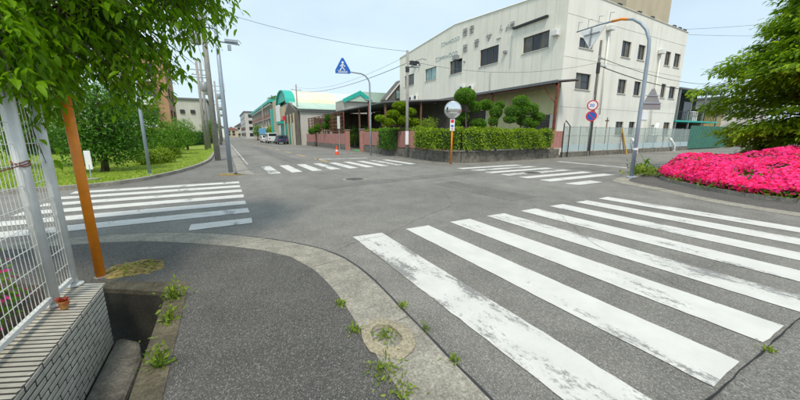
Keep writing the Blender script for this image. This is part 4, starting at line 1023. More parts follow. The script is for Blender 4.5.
# steel pole on the left corner
sp_ = onG(231, 174.2)
t = thing('steel_pole', 'tall grey steel pole rising from the mossy corner left of the street', 'pole', (sp_.x, sp_.y, 0))
MB().tube([(sp_.x,sp_.y,-.02),(sp_.x,sp_.y,3),(sp_.x,sp_.y,5.9)], [.085,.075,.06], 16).obj('shaft', M['polegrey'], t, True)
mb = MB(); mb.tube([(sp_.x-.15,sp_.y,4.98),(sp_.x+.75,sp_.y-.05,4.92)], .035, 8); a = mb.obj('arm', M['polegrey'], t)
mb = MB(); mb.bbox(sp_.x+.25,sp_.x+.7,sp_.y-.1,sp_.y+.05,4.97,5.07,.015); mb.bbox(sp_.x+.33,sp_.x+.45,sp_.y-.08,sp_.y+.04,4.68,4.88,.015); mb.obj('bracket', M['galv'], a)
MB().lathe([(.16,0),(.16,.05),(.1,.07)], (sp_.x,sp_.y,0), 14).obj('footing', M['kerb_clean'], t)
mb = MB(); mb.bbox(sp_.x+.07,sp_.x+.1,sp_.y-.1,sp_.y+.1,3.2,3.5,.01); mb.obj('plate', M['signwhite'], t)
# red banner post far left
x = onY(213.5,140,40).x
t = thing('banner_post', 'narrow red orange banner on a post at the end of the lawn', 'banner', (x,40,0)); MB().tube([(x,40,-.02),(x,40,2.7)], .03, 8).obj('post', M['galv'], t); MB().bbox(x+.03,x+.42,39.98,40.02,.8,2.6,.005).obj('banner_cloth', M['cone'], t)

# street light pole with sign arm on the right island
lp = onG(631, 178.2); lx, ly = lp.x, lp.y
t = thing('sign_gantry', 'curved blue grey steel pole with a sign arm beside the azalea island', 'pole', (lx, ly, 0))
GP = [(0,0,-.03),(-.02,0,2.2),(-.05,0,4.3),(-.05,.03,4.68),(-.05,.16,5.03),(-.05,.36,5.28),(-.05,.62,5.48),(-.05,1.02,5.6),(-.05,1.75,5.63),(-.05,2.7,5.6)]
arc = [(lx+a, ly+b, c) for a, b, c in GP]
mb = MB(); mb.tube(arc, [.066,.062,.055,.053,.05,.047,.044,.038,.03,.022], 16); mb.obj('pole', M['polegrey'], t, True)
mb = MB(); mb.tube([(lx-.05,ly+.78,5.53),(lx-.05,ly+1.02,5.6),(lx-.05,ly+1.35,5.615)], .045, 12); mb.obj('orange_band', M['orange'], t, True)
MB().lathe([(.15,0),(.15,.02),(.085,.05)], (lx,ly,.03), 16).obj('base_plate', M['polegrey'], t)
MB().lathe([(.075,0),(.075,.07)], (lx-.008,ly,1.02), 16).obj('pole_band', M['signwhite'], t)
# back of the inverted triangle
yc, zc = ly+1.98, 5.52; X = lx-.12
tri = [(X,yc-.5,zc),(X,yc+.5,zc),(X,yc+.03,zc-.72)]
mb = MB(); mb.extr(tri, (-.03,0,0)); sg = mb.obj('stop_sign_back', M['signwhite'], t)
mb = MB(); mb.box(X-.07,X-.032,yc-.3,yc+.3,zc-.2,zc-.16); mb.box(X-.07,X-.032,yc+.01,yc+.05,zc-.6,zc+.05); mb.obj('stiffener', M['greyback'], sg)
for q in range(4):
    yy = yc-.55+q*.4; zz = zc+.1
    mb = MB(); mb.tube([(X+.05,yy,zz),(X-.02,yy-.06,zz+.3)], .014, 6); mb.tube([(X-.02,yy-.06,zz+.3),(X-.02,yy-.2,zz+.26)], .022, 6); mb.obj('lamp_bracket', M['white'], t)
# triangular sign back on the pole
c0 = Vector((lx+.36, ly-.12, 2.42)); nrm = Vector((-.35,-1,0)).normalized(); fm = face_matrix(c0, nrm)
mb = MB(); mb.extr([(-.38,0,0),(.38,0,0),(.38,.14,0),(.05,.7,0),(-.05,.7,0),(-.38,.14,0)], (0,0,.025)); tb = link('crossing_sign_back', mb.mesh('crossing_sign_back', M['greyback']), t, fm)
mb = MB(); mb.box(-.45,.36,.2,.24,.026,.05); mb.box(-.3,.3,.45,.48,.026,.045); link('stiffener', mb.mesh('stiffener', M['galv']), tb, fm)
mb = MB(); mb.tube([(lx,ly,2.66),(lx+.35,ly-.1,2.66)], .03, 8); mb.obj('sign_bracket', M['galv'], t)

# round signs on their post
rs = Vector((P590.x-.75, P590.y-.35, 0))
t = thing('round_signs', 'pair of round regulation signs on a thin post, speed limit above no parking', 'road sign', rs)
MB().tube([rs-Vector((0,0,.02)), rs+Vector((0,0,4.35))], .035, 10).obj('post', M['galv'], t, True)
def zof(py): return onY(587, py, rs.y).z
nrm = Vector((-.75,-.66,0)).normalized()
for k, py in enumerate((105, 116)):
    c = Vector((rs.x, rs.y, zof(py)))+nrm*.06; fm = face_matrix(c, nrm)
    mb = MB(); mb.lathe([(.36,0),(.36,.012)], (0,0,0), 32); d_ = link('sign_disc', mb.mesh('sign_disc', M['signred']), t, fm)
    mb = MB(); mb.lathe([(.27 if k else .28,.0),(.27 if k else .28,.006)], (0,0,.012), 32); link('disc_face', mb.mesh('disc_face', M['signblue' if k else 'signwhite']), d_, fm)
    if k: mb = MB(); mb.extr([(-.21,.17,.02),(-.17,.21,.02),(.21,-.17,.02),(.17,-.21,.02)], (0,0,.006)); link('slash', mb.mesh('slash', M['signred']), d_, fm)
    else: text(d_, '30', .3, M['signblue'], fm @ Matrix.Translation((-.19,-.1,.022)), 'numeral', .003, .004)

# ================================================================ SIDE ROAD FENCE AND HOUSES TO THE RIGHT
def fy(x): return 14.5+.045*(x-20.7)
sf = thing('site_fence', 'pale green mesh fence on a low mossy kerb wall along the factory side', 'fence', (30, 15, 0))
X0, X1 = 20.75, 42.6; xs = np.arange(X0, X1, 1.99)
for i, a in enumerate(xs):
    b = min(a+1.99, X1); ya, yb = fy(a), fy(b)
    MB().prism([(a+.005,ya-.1),(b-.005,yb-.1),(b-.005,yb+.1),(a+.005,ya+.1)], 0, .36).obj('footing_block', M['block'], sf)
    MB().tube([(a+.05,ya,.3),(a+.05,ya,2.2)], .03, 8).obj('post', M['galv'], sf)
    q = MB(); q.extr([(a+.09,ya,.95),(b+.01,yb,.95),(b+.01,yb,2.12),(a+.09,ya,2.12)], (0,.006,0)); pnl = q.obj('mesh_panel', M['mesh_pale'], sf)
    q = MB()
    for zz in (.95, 1.5, 2.12): q.tube([(a+.09,ya-.01,zz),(b+.01,yb-.01,zz)], .012, 4)
    for k in range(1, 8): q.tube([(a+.09+k*.24,ya-.005,.95),(a+.09+k*.24,ya-.005,2.12)], .004, 4)
    q.obj('wires', M['alu'], pnl)
    q = MB(); q.extr([(a+.1,ya,.4),(b,yb,.4),(b,yb,.9),(a+.1,ya,.9)], (0,.012,0)); q.obj('lower_sheet', M['mesh_blue'], sf)
t = thing('gate_hoop', 'bent dark pipe hoop at the left end of the mesh fence', 'railing', (20.6, 14.4, 0)); MB().tube([(20.55,14.35,-.02),(20.55,14.35,2.3),(20.7,14.35,2.5),(21.2,14.35,2.15),(21.2,14.35,0)], .035, 8).obj('pipe', M['dark'], t)
for (px, lb) in ((605,'bent white vent pipe at the foot of the dark utility pole'), (656,'bent white vent pipe beyond the curved blue grey pole')):
    g = onG(px, 152 if px < 630 else 150.5); g = Vector((g.x, fy(g.x)-.35, 0))
    t = thing('vent_pipe', lb, 'pipe', g); MB().tube([g+Vector((0,0,-.02)), g+Vector((0,0,.35)), g+Vector((-.12,0,.55)), g+Vector((-.5,.1,1.0)), g+Vector((-.55,.25,1.25))], .1, 12).obj('elbow', M['white'], t, True); MB().lathe([(.14,0),(.14,.05)], g, 12).obj('collar', M['white'], t)
g = Vector((28.6, fy(28.6)-.25, 0))
t = thing('leaning_prop', 'yellow painted prop leaning against the mesh fence', 'prop', g); MB().tube([g+Vector((.2,-.3,0)), g+Vector((-.15,.12,2.05))], .06, 6).obj('bar', simple('yellow_paint', (.55,.36,.06), .6), t); MB().tube([g+Vector((-.15,-.3,0)), g+Vector((-.15,.1,1.7))], .05, 6).obj('bar', M['brown'], t)
for x, h, lb in ((27.0,2.9,'thin rusty stake behind the mesh fence near the dark utility pole'), (37.6,2.6,'thin brown stake behind the mesh fence near the door')):
    t = thing('stake', lb, 'stake', (x, fy(x)+.4, 0)); MB().tube([(x,fy(x)+.4,-.02),(x+.05,fy(x)+.4,h)], .04, 6).obj('shaft', M['brown'], t); MB().box(x-.2,x+.25,fy(x)+.38,fy(x)+.42,h-.3,h-.2).obj('crosspiece', M['brown'], t)
g = Vector((36.0, fy(36)+.5, 0)); t = thing('hooded_vent', 'white hooded ventilation stack behind the curved blue grey pole', 'vent', g)
MB().tube([g, g+Vector((0,0,2.2)), g+Vector((.2,0,2.5)), g+Vector((.5,0,2.5))], .2, 12).obj('duct', M['white'], t, True); MB().lathe([(.26,0),(.3,.1),(.26,.2)], g+Vector((.0,0,1.4)), 12).obj('collar', M['white'], t)

# green sheet fence and the dark old workshop behind
gf = thing('sheet_fence', 'dark green corrugated sheet fence in front of the old workshop', 'fence', (48, 16, 0))
x = 42.7
while x < 54:
    q = MB(); q.box(x, x+.58, fy(x)-.02, fy(x)+.02, .12, 2.5); q.box(x+.1, x+.18, fy(x)-.05, fy(x)-.021, .12, 2.5); q.box(x+.36, x+.44, fy(x)-.05, fy(x)-.021, .12, 2.5); q.obj('sheet', M['greenfence'], gf); x += .6
MB().box(42.7, 54.2, fy(48)+.3, fy(48)+.4, .2, .3).obj('rail', M['galv'], gf)
wk = thing('old_workshop', 'dark old two storey workshop with open upper gallery behind the green fence', 'building', (48, 20, 0))
MB().box(43.2, 53.8, 19.4, 28, 0, 6.4).obj('wall', M['interior_shade'], wk)
q = MB(); q.extr([(42.9,17.0,6.35),(42.9,28.2,6.9),(42.9,28.2,7.05),(42.9,17.0,6.5)], (11.3,0,0)); rf2 = q.obj('roof', M['roofgrey'], wk)
q = MB(); q.box(43.0,54.0,17.0,19.4,2.95,3.12); q.obj('gallery_floor', M['teal'], wk)
for x in (43.2, 46.2, 49.6, 53.6): MB().box(x,x+.14,17.05,17.19,0,6.34).obj('post', M['greyback'], wk)
q = MB()
for x in np.arange(43.4, 53.6, .45): q.box(x, x+.04, 17.08, 17.12, 3.13, 4.0)
q.box(43.2,53.7,17.07,17.13,4.0,4.06); q.obj('railing', M['dark'], wk)
MB().bbox(47.6,49.0,17.3,17.9,3.13,4.2,.05).obj('tank', M['white'], wk)
MB().box(47.4,48.5,19.3,19.39,3.2,6.2).obj('panel', M['greywall'], wk)
for a, b in ((43.8,45.6),(50.2,52.6)):
    q = MB(); q.box(a,b,19.34,19.39,3.3,5.6); wd = q.obj('window', M['frame'], wk); q = MB(); q.box(a+.1,b-.1,19.31,19.338,3.4,5.5); q.obj('pane', M['glass'], wd)
ph = thing('roof_shed', 'yellow and grey rooftop sheds of the house behind the old workshop', 'building', (48, 30, 0))
MB().box(46.5,54,30,37,0,9.0).obj('wall', M['greywall'], ph); q = MB(); q.box(46.3,54.3,29.7,37.2,9.01,9.35); q.obj('roof', M['roofgrey'], ph)
MB().box(46.8,49.5,29.6,29.99,6.9,8.9).obj('balcony_screen', simple('pale_yellow_sheet', (.6,.52,.2), .6), ph)
q = MB(); q.box(50.5,52.5,29.9,29.99,7.0,8.4); wd = q.obj('window', M['frame'], ph); q = MB(); q.box(50.6,52.4,29.86,29.898,7.1,8.3); q.obj('pane', M['glass'], wd)
yh = thing('shed_house', 'low ochre and grey shed with a grey wall half hidden by the right tree', 'building', (62, 20, 0))
MB().box(54.6,60,18.6,25,0,4.6).obj('wall', simple('ochre_wall', (.32,.25,.09), .8, 0, .15, 1, .3, True), yh); q = MB(); q.extr([(54.4,18.2,4.61),(54.4,25.3,5.2),(54.4,25.3,5.32),(54.4,18.2,4.73)], (5.9,0,0)); q.obj('roof', M['roofgrey'], yh)
gh = thing('grey_house', 'pale grey house with small windows behind the right tree', 'building', (70, 22, 0))
q = MB(); holes = [(62+i*3.2, 63.6+i*3.2, z, z+1.3) for i in range(6) for z in (1.2, 4.0)]; facade(q, 'Y', 19.5, 1, 60.5, 82, 0, 6.4, holes, .15); q.poly([(60.5,19.5,0),(60.5,30,0),(60.5,30,6.4),(60.5,19.5,6.4)]); q.poly([(60.5,19.5,6.4),(82,19.5,6.4),(82,30,6.4),(60.5,30,6.4)]); q.obj('wall', M['greywall'], gh)
for h in holes: window(gh, 'Y', 19.5, 1, h, 2, .14, .06)
MB().box(60.2,82.3,19.2,30.2,6.42,6.7).obj('roof', M['roofgrey'], gh)
bh = thing('white_block', 'pale white block rising behind the right tree', 'building', (75, 45, 0))
q = MB(); holes = [(58+i*4, 60+i*4, z, z+1.4) for i in range(7) for z in (4.5, 8.0)]; facade(q, 'Y', 42, 1, 57, 88, 0, 11.5, holes, .2); q.poly([(57,42,0),(57,58,0),(57,58,11.5),(57,42,11.5)]); q.poly([(57,42,11.5),(88,42,11.5),(88,58,11.5),(57,58,11.5)]); q.obj('wall', M['render'], bh)
for h in holes: window(bh, 'Y', 42, 1, h, 2, .16, .08, sill=False)
t = thing('block_wall', 'grey concrete block wall along the side road under the right tree', 'wall', (64, 16.5, 0))
x = 54.6
while x < 80:
    for k in range(5): MB().box(x+(.2 if k % 2 else 0), x+.785+(.2 if k % 2 else 0), fy(x)+.6, fy(x)+.75, k*.3, k*.3+.292).obj('concrete_block', M['kerb'], t)
    x += .8
for x, lb in ((56.5,'shrub against the block wall left of the white van'), (61.5,'shrub against the block wall right of the first shrub')):
    tree('roadside_shrub', lb, (x,fy(x)+.1,0), [(x,fy(x)+.1,.9,.9,.4,.8),(x+.8,fy(x)+.1,.6,.7,.35,.5)], 900, .16, 'leaf_lime', .05, 'shrubs along the block wall', cat='shrub')

# cars: body profile extruded, wheels, windows, lights
def car(label, base, yaw, L, Wd, H, paint, van=False, group='vehicles parked along the street', cat='car', name='parked_car'):
    t = thing(name, label, cat, base, group); t.rotation_euler.z = yaw
    Wm = Matrix.Translation(base) @ Matrix.Rotation(yaw, 4, 'Z')
    pr = [(-.5,.22),(-.5,.62),(-.46,.97),(.30,1.0),(.40,.6),(.49,.5),(.5,.22)] if van else [(-.5,.22),(-.5,.58),(-.42,.66),(-.3,.97),(.1,1.0),(.25,.66),(.47,.56),(.5,.22)]
    q = MB(); pts = [(a*L, -Wd/2, b*H) for a, b in pr]; q.extr(pts, (0,Wd,0)); o = link('body', q.mesh('body', paint), t, Wm); bv = o.modifiers.new('b', 'BEVEL'); bv.width = .06; bv.segments = 2
    for sx in (-.31, .31):
        for sy in (-1, 1):
            q = MB(); q.lathe([(.3,-.1),(.31,-.08),(.31,.08),(.3,.1)], (0,0,0), 16); wm = Wm @ Matrix.Translation((sx*L, sy*(Wd/2-.08), .31)) @ Matrix.Rotation(R(90), 4, 'X'); wo = link('wheel', q.mesh('wheel', M['black']), t, wm)
            q = MB(); q.lathe([(.17,-.105),(.17,.105)], (0,0,0), 12); link('rim', q.mesh('rim', M['alu']), wo, wm)
    for sy in (-1, 1):
        for a, b in (((-.43,.0) if van else (-.27,-.03)), ((.03,.3) if van else (.0,.13))):
            q = MB(); y0 = sy*(Wd/2+.004); q.extr([(a*L,y0,.64*H),(b*L,y0,.64*H),(b*L-(0 if not van else .1),y0,.92*H),(a*L+.05,y0,.92*H)], (0,sy*.01,0)); link('window', q.mesh('window', M['glass']), t, Wm)
    for sx, mt in ((.5,'signwhite'), (-.5,'signred')):
        for sy in (-1, 1):
            q = MB(); q.bbox(sx*L-.03, sx*L+.03, sy*Wd*.36-.14, sy*Wd*.36+.14, .42*H, .5*H, .01); link('headlight' if sx > 0 else 'tail_light', q.mesh('lamp', M[mt]), t, Wm)
    for sx, z0, z1, x0 in ((1,.66,.93,.33 if van else .19), (-1,.66,.93,-.492 if van else -.37)):
        q = MB()
        if van: q.box((x0 if sx < 0 else .352)*L-.01, (x0 if sx < 0 else .352)*L+.03, -Wd*.42, Wd*.42, z0*H, z1*H)
        else: q.extr([(x0*L-sx*.2,-Wd*.4,.95*H),(x0*L-sx*.2,Wd*.4,.95*H),(x0*L+sx*.22,Wd*.42,.69*H),(x0*L+sx*.22,-Wd*.42,.69*H)], (sx*.03,0,.03))
        link('windscreen', q.mesh('windscreen', M['glass']), t, Wm)
    return t
car('white van parked across the street beside the balcony apartments', (8.0,66,0), R(92), 4.2, 1.65, 1.95, M['carpaint'], True, cat='van', name='parked_van')
car('dark blue car parked in front of the teal building', (8.7,58.5,0), R(91), 4.0, 1.6, 1.5, M['carblue'])
car('white car parked behind the white van far down the street', (7.7,73,0), R(92), 4.0, 1.6, 1.45, M['carpaint'])
car('white van half hidden by the right tree at the block wall', (61.0,14.6,0), R(3), 4.4, 1.7, 1.95, M['carpaint'], True, cat='van', name='parked_van')

# ================================================================ AZALEA ISLAND
io = smooth([(9.3,-6),(9.55,0),(9.62,1.6),(9.75,2.5),(10.2,3.6),(10.9,4.8),(11.25,5.7),(11.6,6.15),(12.6,6.45),(16,7.0),(24,7.5),(70,9.6)], 2)
ii = smooth([(9.65,-6),(9.9,0),(9.97,1.55),(10.1,2.4),(10.5,3.4),(11.2,4.5),(11.55,5.3),(11.9,5.75),(12.7,6.1),(16,6.65),(24,7.15),(70,9.25)], 2)
kerb('island_kerb', io, ii, 60, .01, .03, M['kerb'])
struct(sheet('island_pavement', [(p.x, p.y) for p in ii]+[(70,-6)], .016, M['walk']))
bed = [(11.5,-6),(11.35,0),(11.35,1.9),(11.45,2.9),(12.0,4.0),(13.2,5.3),(14.4,6.0),(15.6,6.3),(18,6.5),(24,6.7),(40,7.3)]
be = smooth(bed, 2); bi = [Vector((p.x+.13, p.y-.1, 0)) for p in be]
kerb('bed_edging', be, bi, 44, .11, .115, M['kerb'])
# soil inside
struct(sheet('island_soil', [(p.x, p.y) for p in bi]+[(40,-6)], .08, M['soil']))
# mound
def seg_dist(px, py, poly):
    d = np.full(len(px), 1e9)
    for a, b in zip(poly[:-1], poly[1:]):
        ax, ay, bx_, by_ = a[0], a[1], b[0], b[1]; L = (bx_-ax)**2+(by_-ay)**2
        tt = np.clip(((px-ax)*(bx_-ax)+(py-ay)*(by_-ay))/L, 0, 1); d = np.minimum(d, np.hypot(px-ax-tt*(bx_-ax), py-ay-tt*(by_-ay)))
    return d
def inside(px, py, poly):
    c = np.zeros(len(px), bool); j = len(poly)-1
    for i in range(len(poly)):
        xi_, yi_ = poly[i]; xj, yj = poly[j]
        c ^= ((yi_ > py) != (yj > py)) & (px < (xj-xi_)*(py-yi_)/(yj-yi_+1e-12)+xi_); j = i
    return c
edge = [(11.45,-4.0),(11.38,0),(11.38,1.9),(11.5,2.85),(12.05,3.9),(13.2,5.2),(14.35,5.95),(15.7,6.25),(18,6.2),(22,6.3),(26,6.3)]
poly = edge+[(26,-4.0)]
def hmound(x, y):
    d = seg_dist(x, y, edge); rise = .46*np.clip(d/.5, 0, 1)**.5+.36*np.clip((d-.2)/2.6, 0, 1)
    cre = np.minimum(np.abs(np.sin(x*2.6+.9*np.sin(y*1.7))), np.abs(np.sin(y*2.9+1.1*np.sin(x*1.3)+.6)))
    rise = rise-.13*np.clip(1-cre/.35, 0, 1)**1.5*np.clip(d/.4, 0, 1)
    return .13+rise+.09*np.sin(x*1.9+y*.7)*np.clip(d/.6, 0, 1)+.08*np.sin(y*2.3-x*.8+1)*np.clip(d/.6, 0, 1)+.035*np.sin(x*5.1)*np.sin(y*4.7)*np.clip(d/.3, 0, 1)
azb = thing('azalea_bank', 'broad bank of azaleas in full magenta pink flower on the right island', 'shrub', (15, 3, .08))
gxs = np.arange(11.4, 26, .22); gys = np.arange(-4, 6.5, .22); GX, GY = np.meshgrid(gxs, gys); HH = hmound(GX.ravel(), GY.ravel()).reshape(GX.shape)-.08
IN = inside(GX.ravel(), GY.ravel(), poly).reshape(GX.shape); mb = MB(); idx = -np.ones(GX.shape, int)
for i in range(GX.shape[0]):
    for j in range(GX.shape[1]):
        if IN[i, j]: idx[i, j] = len(mb.v); mb.v.append((GX[i, j], GY[i, j], HH[i, j]))
for i in range(GX.shape[0]-1):
    for j in range(GX.shape[1]-1):
        q = (idx[i, j], idx[i, j+1], idx[i+1, j+1], idx[i+1, j])
        if min(q) >= 0: mb.f.append(q)
mb.obj('leaf_mass', M['leaf_dark'], azb, True)
def bank(n, zoff):
    u = 11.5+rng.random(n)**1.5*14; v = -3.5+rng.random(n)*9.9
    k = inside(u, v, poly); u, v = u[k], v[k]
    # extra along the front skirt
    m_ = n//4; a = rng.integers(0, len(edge)-1, m_*2); E_ = np.array(edge); wts = np.hypot(*(E_[1:]-E_[:-1]).T); a = rng.choice(len(edge)-1, m_, p=wts/wts.sum()); f = rng.random(m_)
    ex = E_[a, 0]*(1-f)+E_[a+1, 0]*f; ey = E_[a, 1]*(1-f)+E_[a+1, 1]*f
    nx, ny = .75, -.66
    off = rng.uniform(-.06, .3, m_); u = np.r_[u, ex+nx*off]; v = np.r_[v, ey+ny*off]
    z = hmound(u, v); z[-m_:] = .12+(z[-m_:]-.12)*rng.random(m_)**.6
    ep = .05; hx = (hmound(u+ep, v)-hmound(u-ep, v))/(2*ep); hy = (hmound(u, v+ep)-hmound(u, v-ep))/(2*ep)
    nn = np.c_[-hx, -hy, np.ones(len(u))]; nn /= np.linalg.norm(nn, axis=1, keepdims=True)
    return np.c_[u, v, z]+nn*(zoff+rng.normal(0, .02, len(u)))[:, None], nn
loc, nn = bank(15000, 0.0); k = len(loc)
o = scatter('leaves', QUAD_V, QUAD_F, loc, frames(rand_dirs(k)+nn*.2, nn+rand_dirs(k)*.6, rng.uniform(.05, .09, k)), M['leaf_mid'], azb); o['kind'] = 'stuff'
loc, nn = bank(82000, .035); k = len(loc)
# keep gaps in the bloom
gap = np.sin(loc[:, 0]*3.1+1)*np.sin(loc[:, 1]*2.7)+.6*np.sin(loc[:, 0]*7.3-loc[:, 1]*5.9)+rng.normal(0, .45, k); low = loc[:, 2] < .28
keep = (gap < .8) & (~low | (rng.random(k) < .22)); loc, nn = loc[keep], nn[keep]; k = len(loc)
FL_V = [(0,0,-.14)]+[(math.cos(a)*.5, math.sin(a)*.5, .08 if i % 2 else -.02) for i, a in enumerate([j*math.pi/3 for j in range(6)])]
FL_F = [(0, 1+i, 1+(i+1) % 6) for i in range(6)]
up = nn+rand_dirs(k)*.55; tang = rand_dirs(k); fr = frames(np.cross(up, tang), up, rng.uniform(.05, .095, k))
o = scatter('blossoms', FL_V, FL_F, loc, fr, M['azalea'], azb); o['kind'] = 'stuff'
weed('tall_weed', 'tall grassy weed tuft at the foot of the curved blue grey pole', (14.0,6.3,.05), 170, .3, .25, 'weed', .2, 'weeds on the island')
weed('tall_weed', 'green leafy weed at the left tip of the azalea bank', (15.0,6.9,.05), 120, .5, .2, 'leaf_mid', .2, 'weeds on the island')
for k, (x, y) in enumerate(((11.9,3.6),(12.7,4.75),(11.5,2.4),(11.5,1.7),(11.6,1.0))):
    weed('edging_weed', ['weed over the bed edging below the middle of the azaleas','weed over the bed edging near the left tip of the azaleas','weed over the bed edging at the lower right of the azaleas','broad weed over the bed edging near the right picture edge','weed over the bed edging at the far right picture edge'][k], (x, y, .1), 40, .12, .13, 'weed' if k % 2 else 'leaf_mid', .09, 'weeds on the bed edging')

# ---- right tree with layered boughs
def bough_tree(name, label, base, boughs, n, size, mat):
    t = thing(name, label, 'tree', base); b = Vector(base); mb = MB()
    mb.tube([b-Vector((0,0,.1)), b+Vector((-.1,.05,1.4)), b+Vector((0,.1,3.0)), b+Vector((.1,0,5.0)), b+Vector((0,0,7.0))], [.26,.2,.16,.1,.03], 10); mb.obj('trunk', M['bark'], t, True)
    br = MB(); loc = []; ax = []
    for (a, z, L, dz) in boughs:
        d = Vector((math.cos(a), math.sin(a), 0)); s = b+Vector((0,0,z)); e = s+d*L+Vector((0,0,dz)); m_ = s.lerp(e, .5)+Vector((0,0,.25*L*.5)); br.tube([s, m_, e], [.045,.025,.008], 6)
        k = int(n*L/sum(x[2] for x in boughs))
        for q in range(k):
            f = random.random()**.6; c = (s*(1-f)*(1-f)+m_*2*f*(1-f)+e*f*f); w_ = (.25+.3*L*math.sin(min(1, f*1.15)*math.pi*.8))*random.uniform(-1, 1)
            p = c+Vector((-d.y, d.x, 0))*w_+Vector((random.gauss(0,.1), random.gauss(0,.1), random.gauss(0,.09)-.16*abs(w_)-.05)); loc.append(p); ax.append(d*.7+Vector((-d.y, d.x, 0))*(w_*.9)+Vector((random.gauss(0,.35), random.gauss(0,.35), random.gauss(-.28,.25))))
    br.obj('branch', M['bark'], t, True)
    loc = np.array([tuple(v) for v in loc]); ax = np.array([tuple(v) for v in ax]); k = len(loc)
    o = scatter('crown', LEAF_V, LEAF_F, loc, frames(ax, rand_dirs(k)*.4+np.array([0,0,1.]), size*rng.uniform(.6,1.25,k)), M[mat], t); o['kind'] = 'stuff'
bo = []
random.seed(21)
for z in np.arange(1.5, 7.2, .3):
    for q in range(9):
        a = random.uniform(0, 6.28); L = (3.75-abs(z-3.3)*.6)*random.uniform(.6, 1.03)
        bo.append((a, z, max(.8, L), random.uniform(-.2, .35)-(.5 if z < 2.2 else 0)))
TR = Vector((19.0, 3.1, .1))
bough_tree('maple_tree', 'spreading layered green tree standing in the azalea bank at the right edge', TR, bo, 74000, .19, 'leaf_maple')

# ================================================================ ACROSS THE STREET, LEFT OF THE FACTORY
t = thing('traffic_cone', 'small orange traffic cone at the yard entrance', 'traffic cone', (7.95, 25.3, 0))
MB().lathe([(.155,.035),(.145,.06),(.035,.66),(.03,.68),(.01,.68)], (7.95,25.3,0), 18).obj('cone', M['cone'], t, True); MB().bbox(7.95-.2,7.95+.2,25.3-.2,25.3+.2,.006,.036,.01).obj('base', M['cone'], t); MB().lathe([(.115,.22),(.09,.37)], (7.95,25.3,0), 18).obj('white_band', M['signwhite'], t)
# yard entrance
struct(sheet('green_mat', [(11.3,28.0),(14.5,28.4),(14.5,31.6),(11.3,31.4)], .03, M['greenmat']))
ye = thing('entrance_wall', 'red brown entrance pillars and low wall beside the garden shed', 'wall', (11.2, 33, 0))
for y in (27.85, 31.9): 
    q = MB(); q.bbox(11.0,11.4,y-.2,y+.2,0,2.0,.02); p = q.obj('pillar', M['pinkpanel'], ye); MB().bbox(10.95,11.45,y-.25,y+.25,2.0,2.1,.02).obj('pillar_cap', M['block'], p)
y = 32.2
while y < 50.2:
    MB().box(11.1,11.3,y+.005,y+.595,0,.55).obj('concrete_block', M['block'], ye); q = MB(); q.box(11.15,11.2,y+.02,y+.58,.56,1.7); q.obj('panel', M['pinkpanel'], ye); y += .6
la = thing('lattice_fence', 'tall brown wooden lattice above the low entrance wall', 'fence', (12, 38, 0))
for y in np.arange(34, 50.3, 2.0): MB().box(11.5,11.62,y-.06,y+.06,0,4.0).obj('post', M['rust'], la)
for z in np.arange(1.5, 4.0, .4): MB().box(11.47,11.498,33.9,50.1,z,z+.08).obj('slat', M['brown'], la)
for y in np.arange(34.4, 50, .5): MB().box(11.44,11.469,y,y+.07,1.5,3.95).obj('slat', M['brown'], la)
t = thing('notice_sign', 'small white notice board on posts in front of the wooden lattice', 'sign', (11.0, 34.0, 0)); q = MB(); q.box(10.97,11.0,33.6,34.4,2.2,3.5); q.obj('panel', M['signwhite'], t); MB().tube([(11.03,34,0),(11.03,34,3.4)], .04, 6).obj('post', M['galv'], t)
gs = thing('garden_shed', 'long dark open shed with pots and shelves at the yard entrance', 'shed', (15, 31, 0))
q = MB(); q.extr([(12.6,26,4.3),(20.3,26,4.9),(20.3,26,5.02),(12.6,26,4.42)], (0,20,0)); q.obj('roof', M['roofgrey'], gs)
for x in (12.8, 16.5, 20.1):
    for y in (26.3, 32.5, 39, 45.6): MB().box(x-.07,x+.07,y-.07,y+.07,0,4.3+(x-12.6)*.078).obj('post', M['brown'], gs)
MB().box(20.12,20.25,26,46,0,4.8).obj('back_wall', M['darkwall'], gs); MB().box(14,20.1,45.75,45.9,0,4.6).obj('end_wall', M['darkwall'], gs)
random.seed(31); potcols = [M['terracotta'], M['rust'], M['greyback'], M['white'], M['brown'], M['cone']]
for s in range(3):
    y = 28.4+s*1.15; rk = thing('pot_rack', ['tiered rack of garden pots nearest the pink pillar','tiered rack of garden pots in the middle of the shed','tiered rack of garden pots at the far side of the shed'][s], 'rack', (14.8,y,0), 'racks of pots in the shed')
    for z in (.5, 1.15, 1.8, 2.4): MB().box(14.5,15.1,y-.5,y+.5,z,z+.05).obj('shelf', M['brown'], rk)
    for x in (14.52, 15.02): MB().box(x,x+.06,y-.5,y-.44,0,2.5).obj('upright', M['brown'], rk); MB().box(x,x+.06,y+.44,y+.5,0,2.5).obj('upright', M['brown'], rk)
    for z in (.05, .56, 1.21, 1.86, 2.46):
        for q_ in range(3):
            r_ = random.uniform(.1,.16); yy = y-.33+q_*.33; MB().lathe([(r_*.7,0),(r_,r_*1.7),(r_*1.08,r_*1.75),(r_*1.08,r_*2),(r_*.9,r_*2)], (14.75,yy,z), 12).obj('pot', random.choice(potcols), rk)
lt = thing('yard_lamp', 'small grey lamp on a brown pole at the yard entrance', 'lamp', (11.6, 27.2, 0)); MB().tube([(11.6,27.2,-.02),(11.6,27.2,4.5)], .06, 8).obj('pole', M['rust'], lt); MB().bbox(11.3,11.9,27.0,27.4,4.5,4.62,.03).obj('lamp_head', M['greyback'], lt)
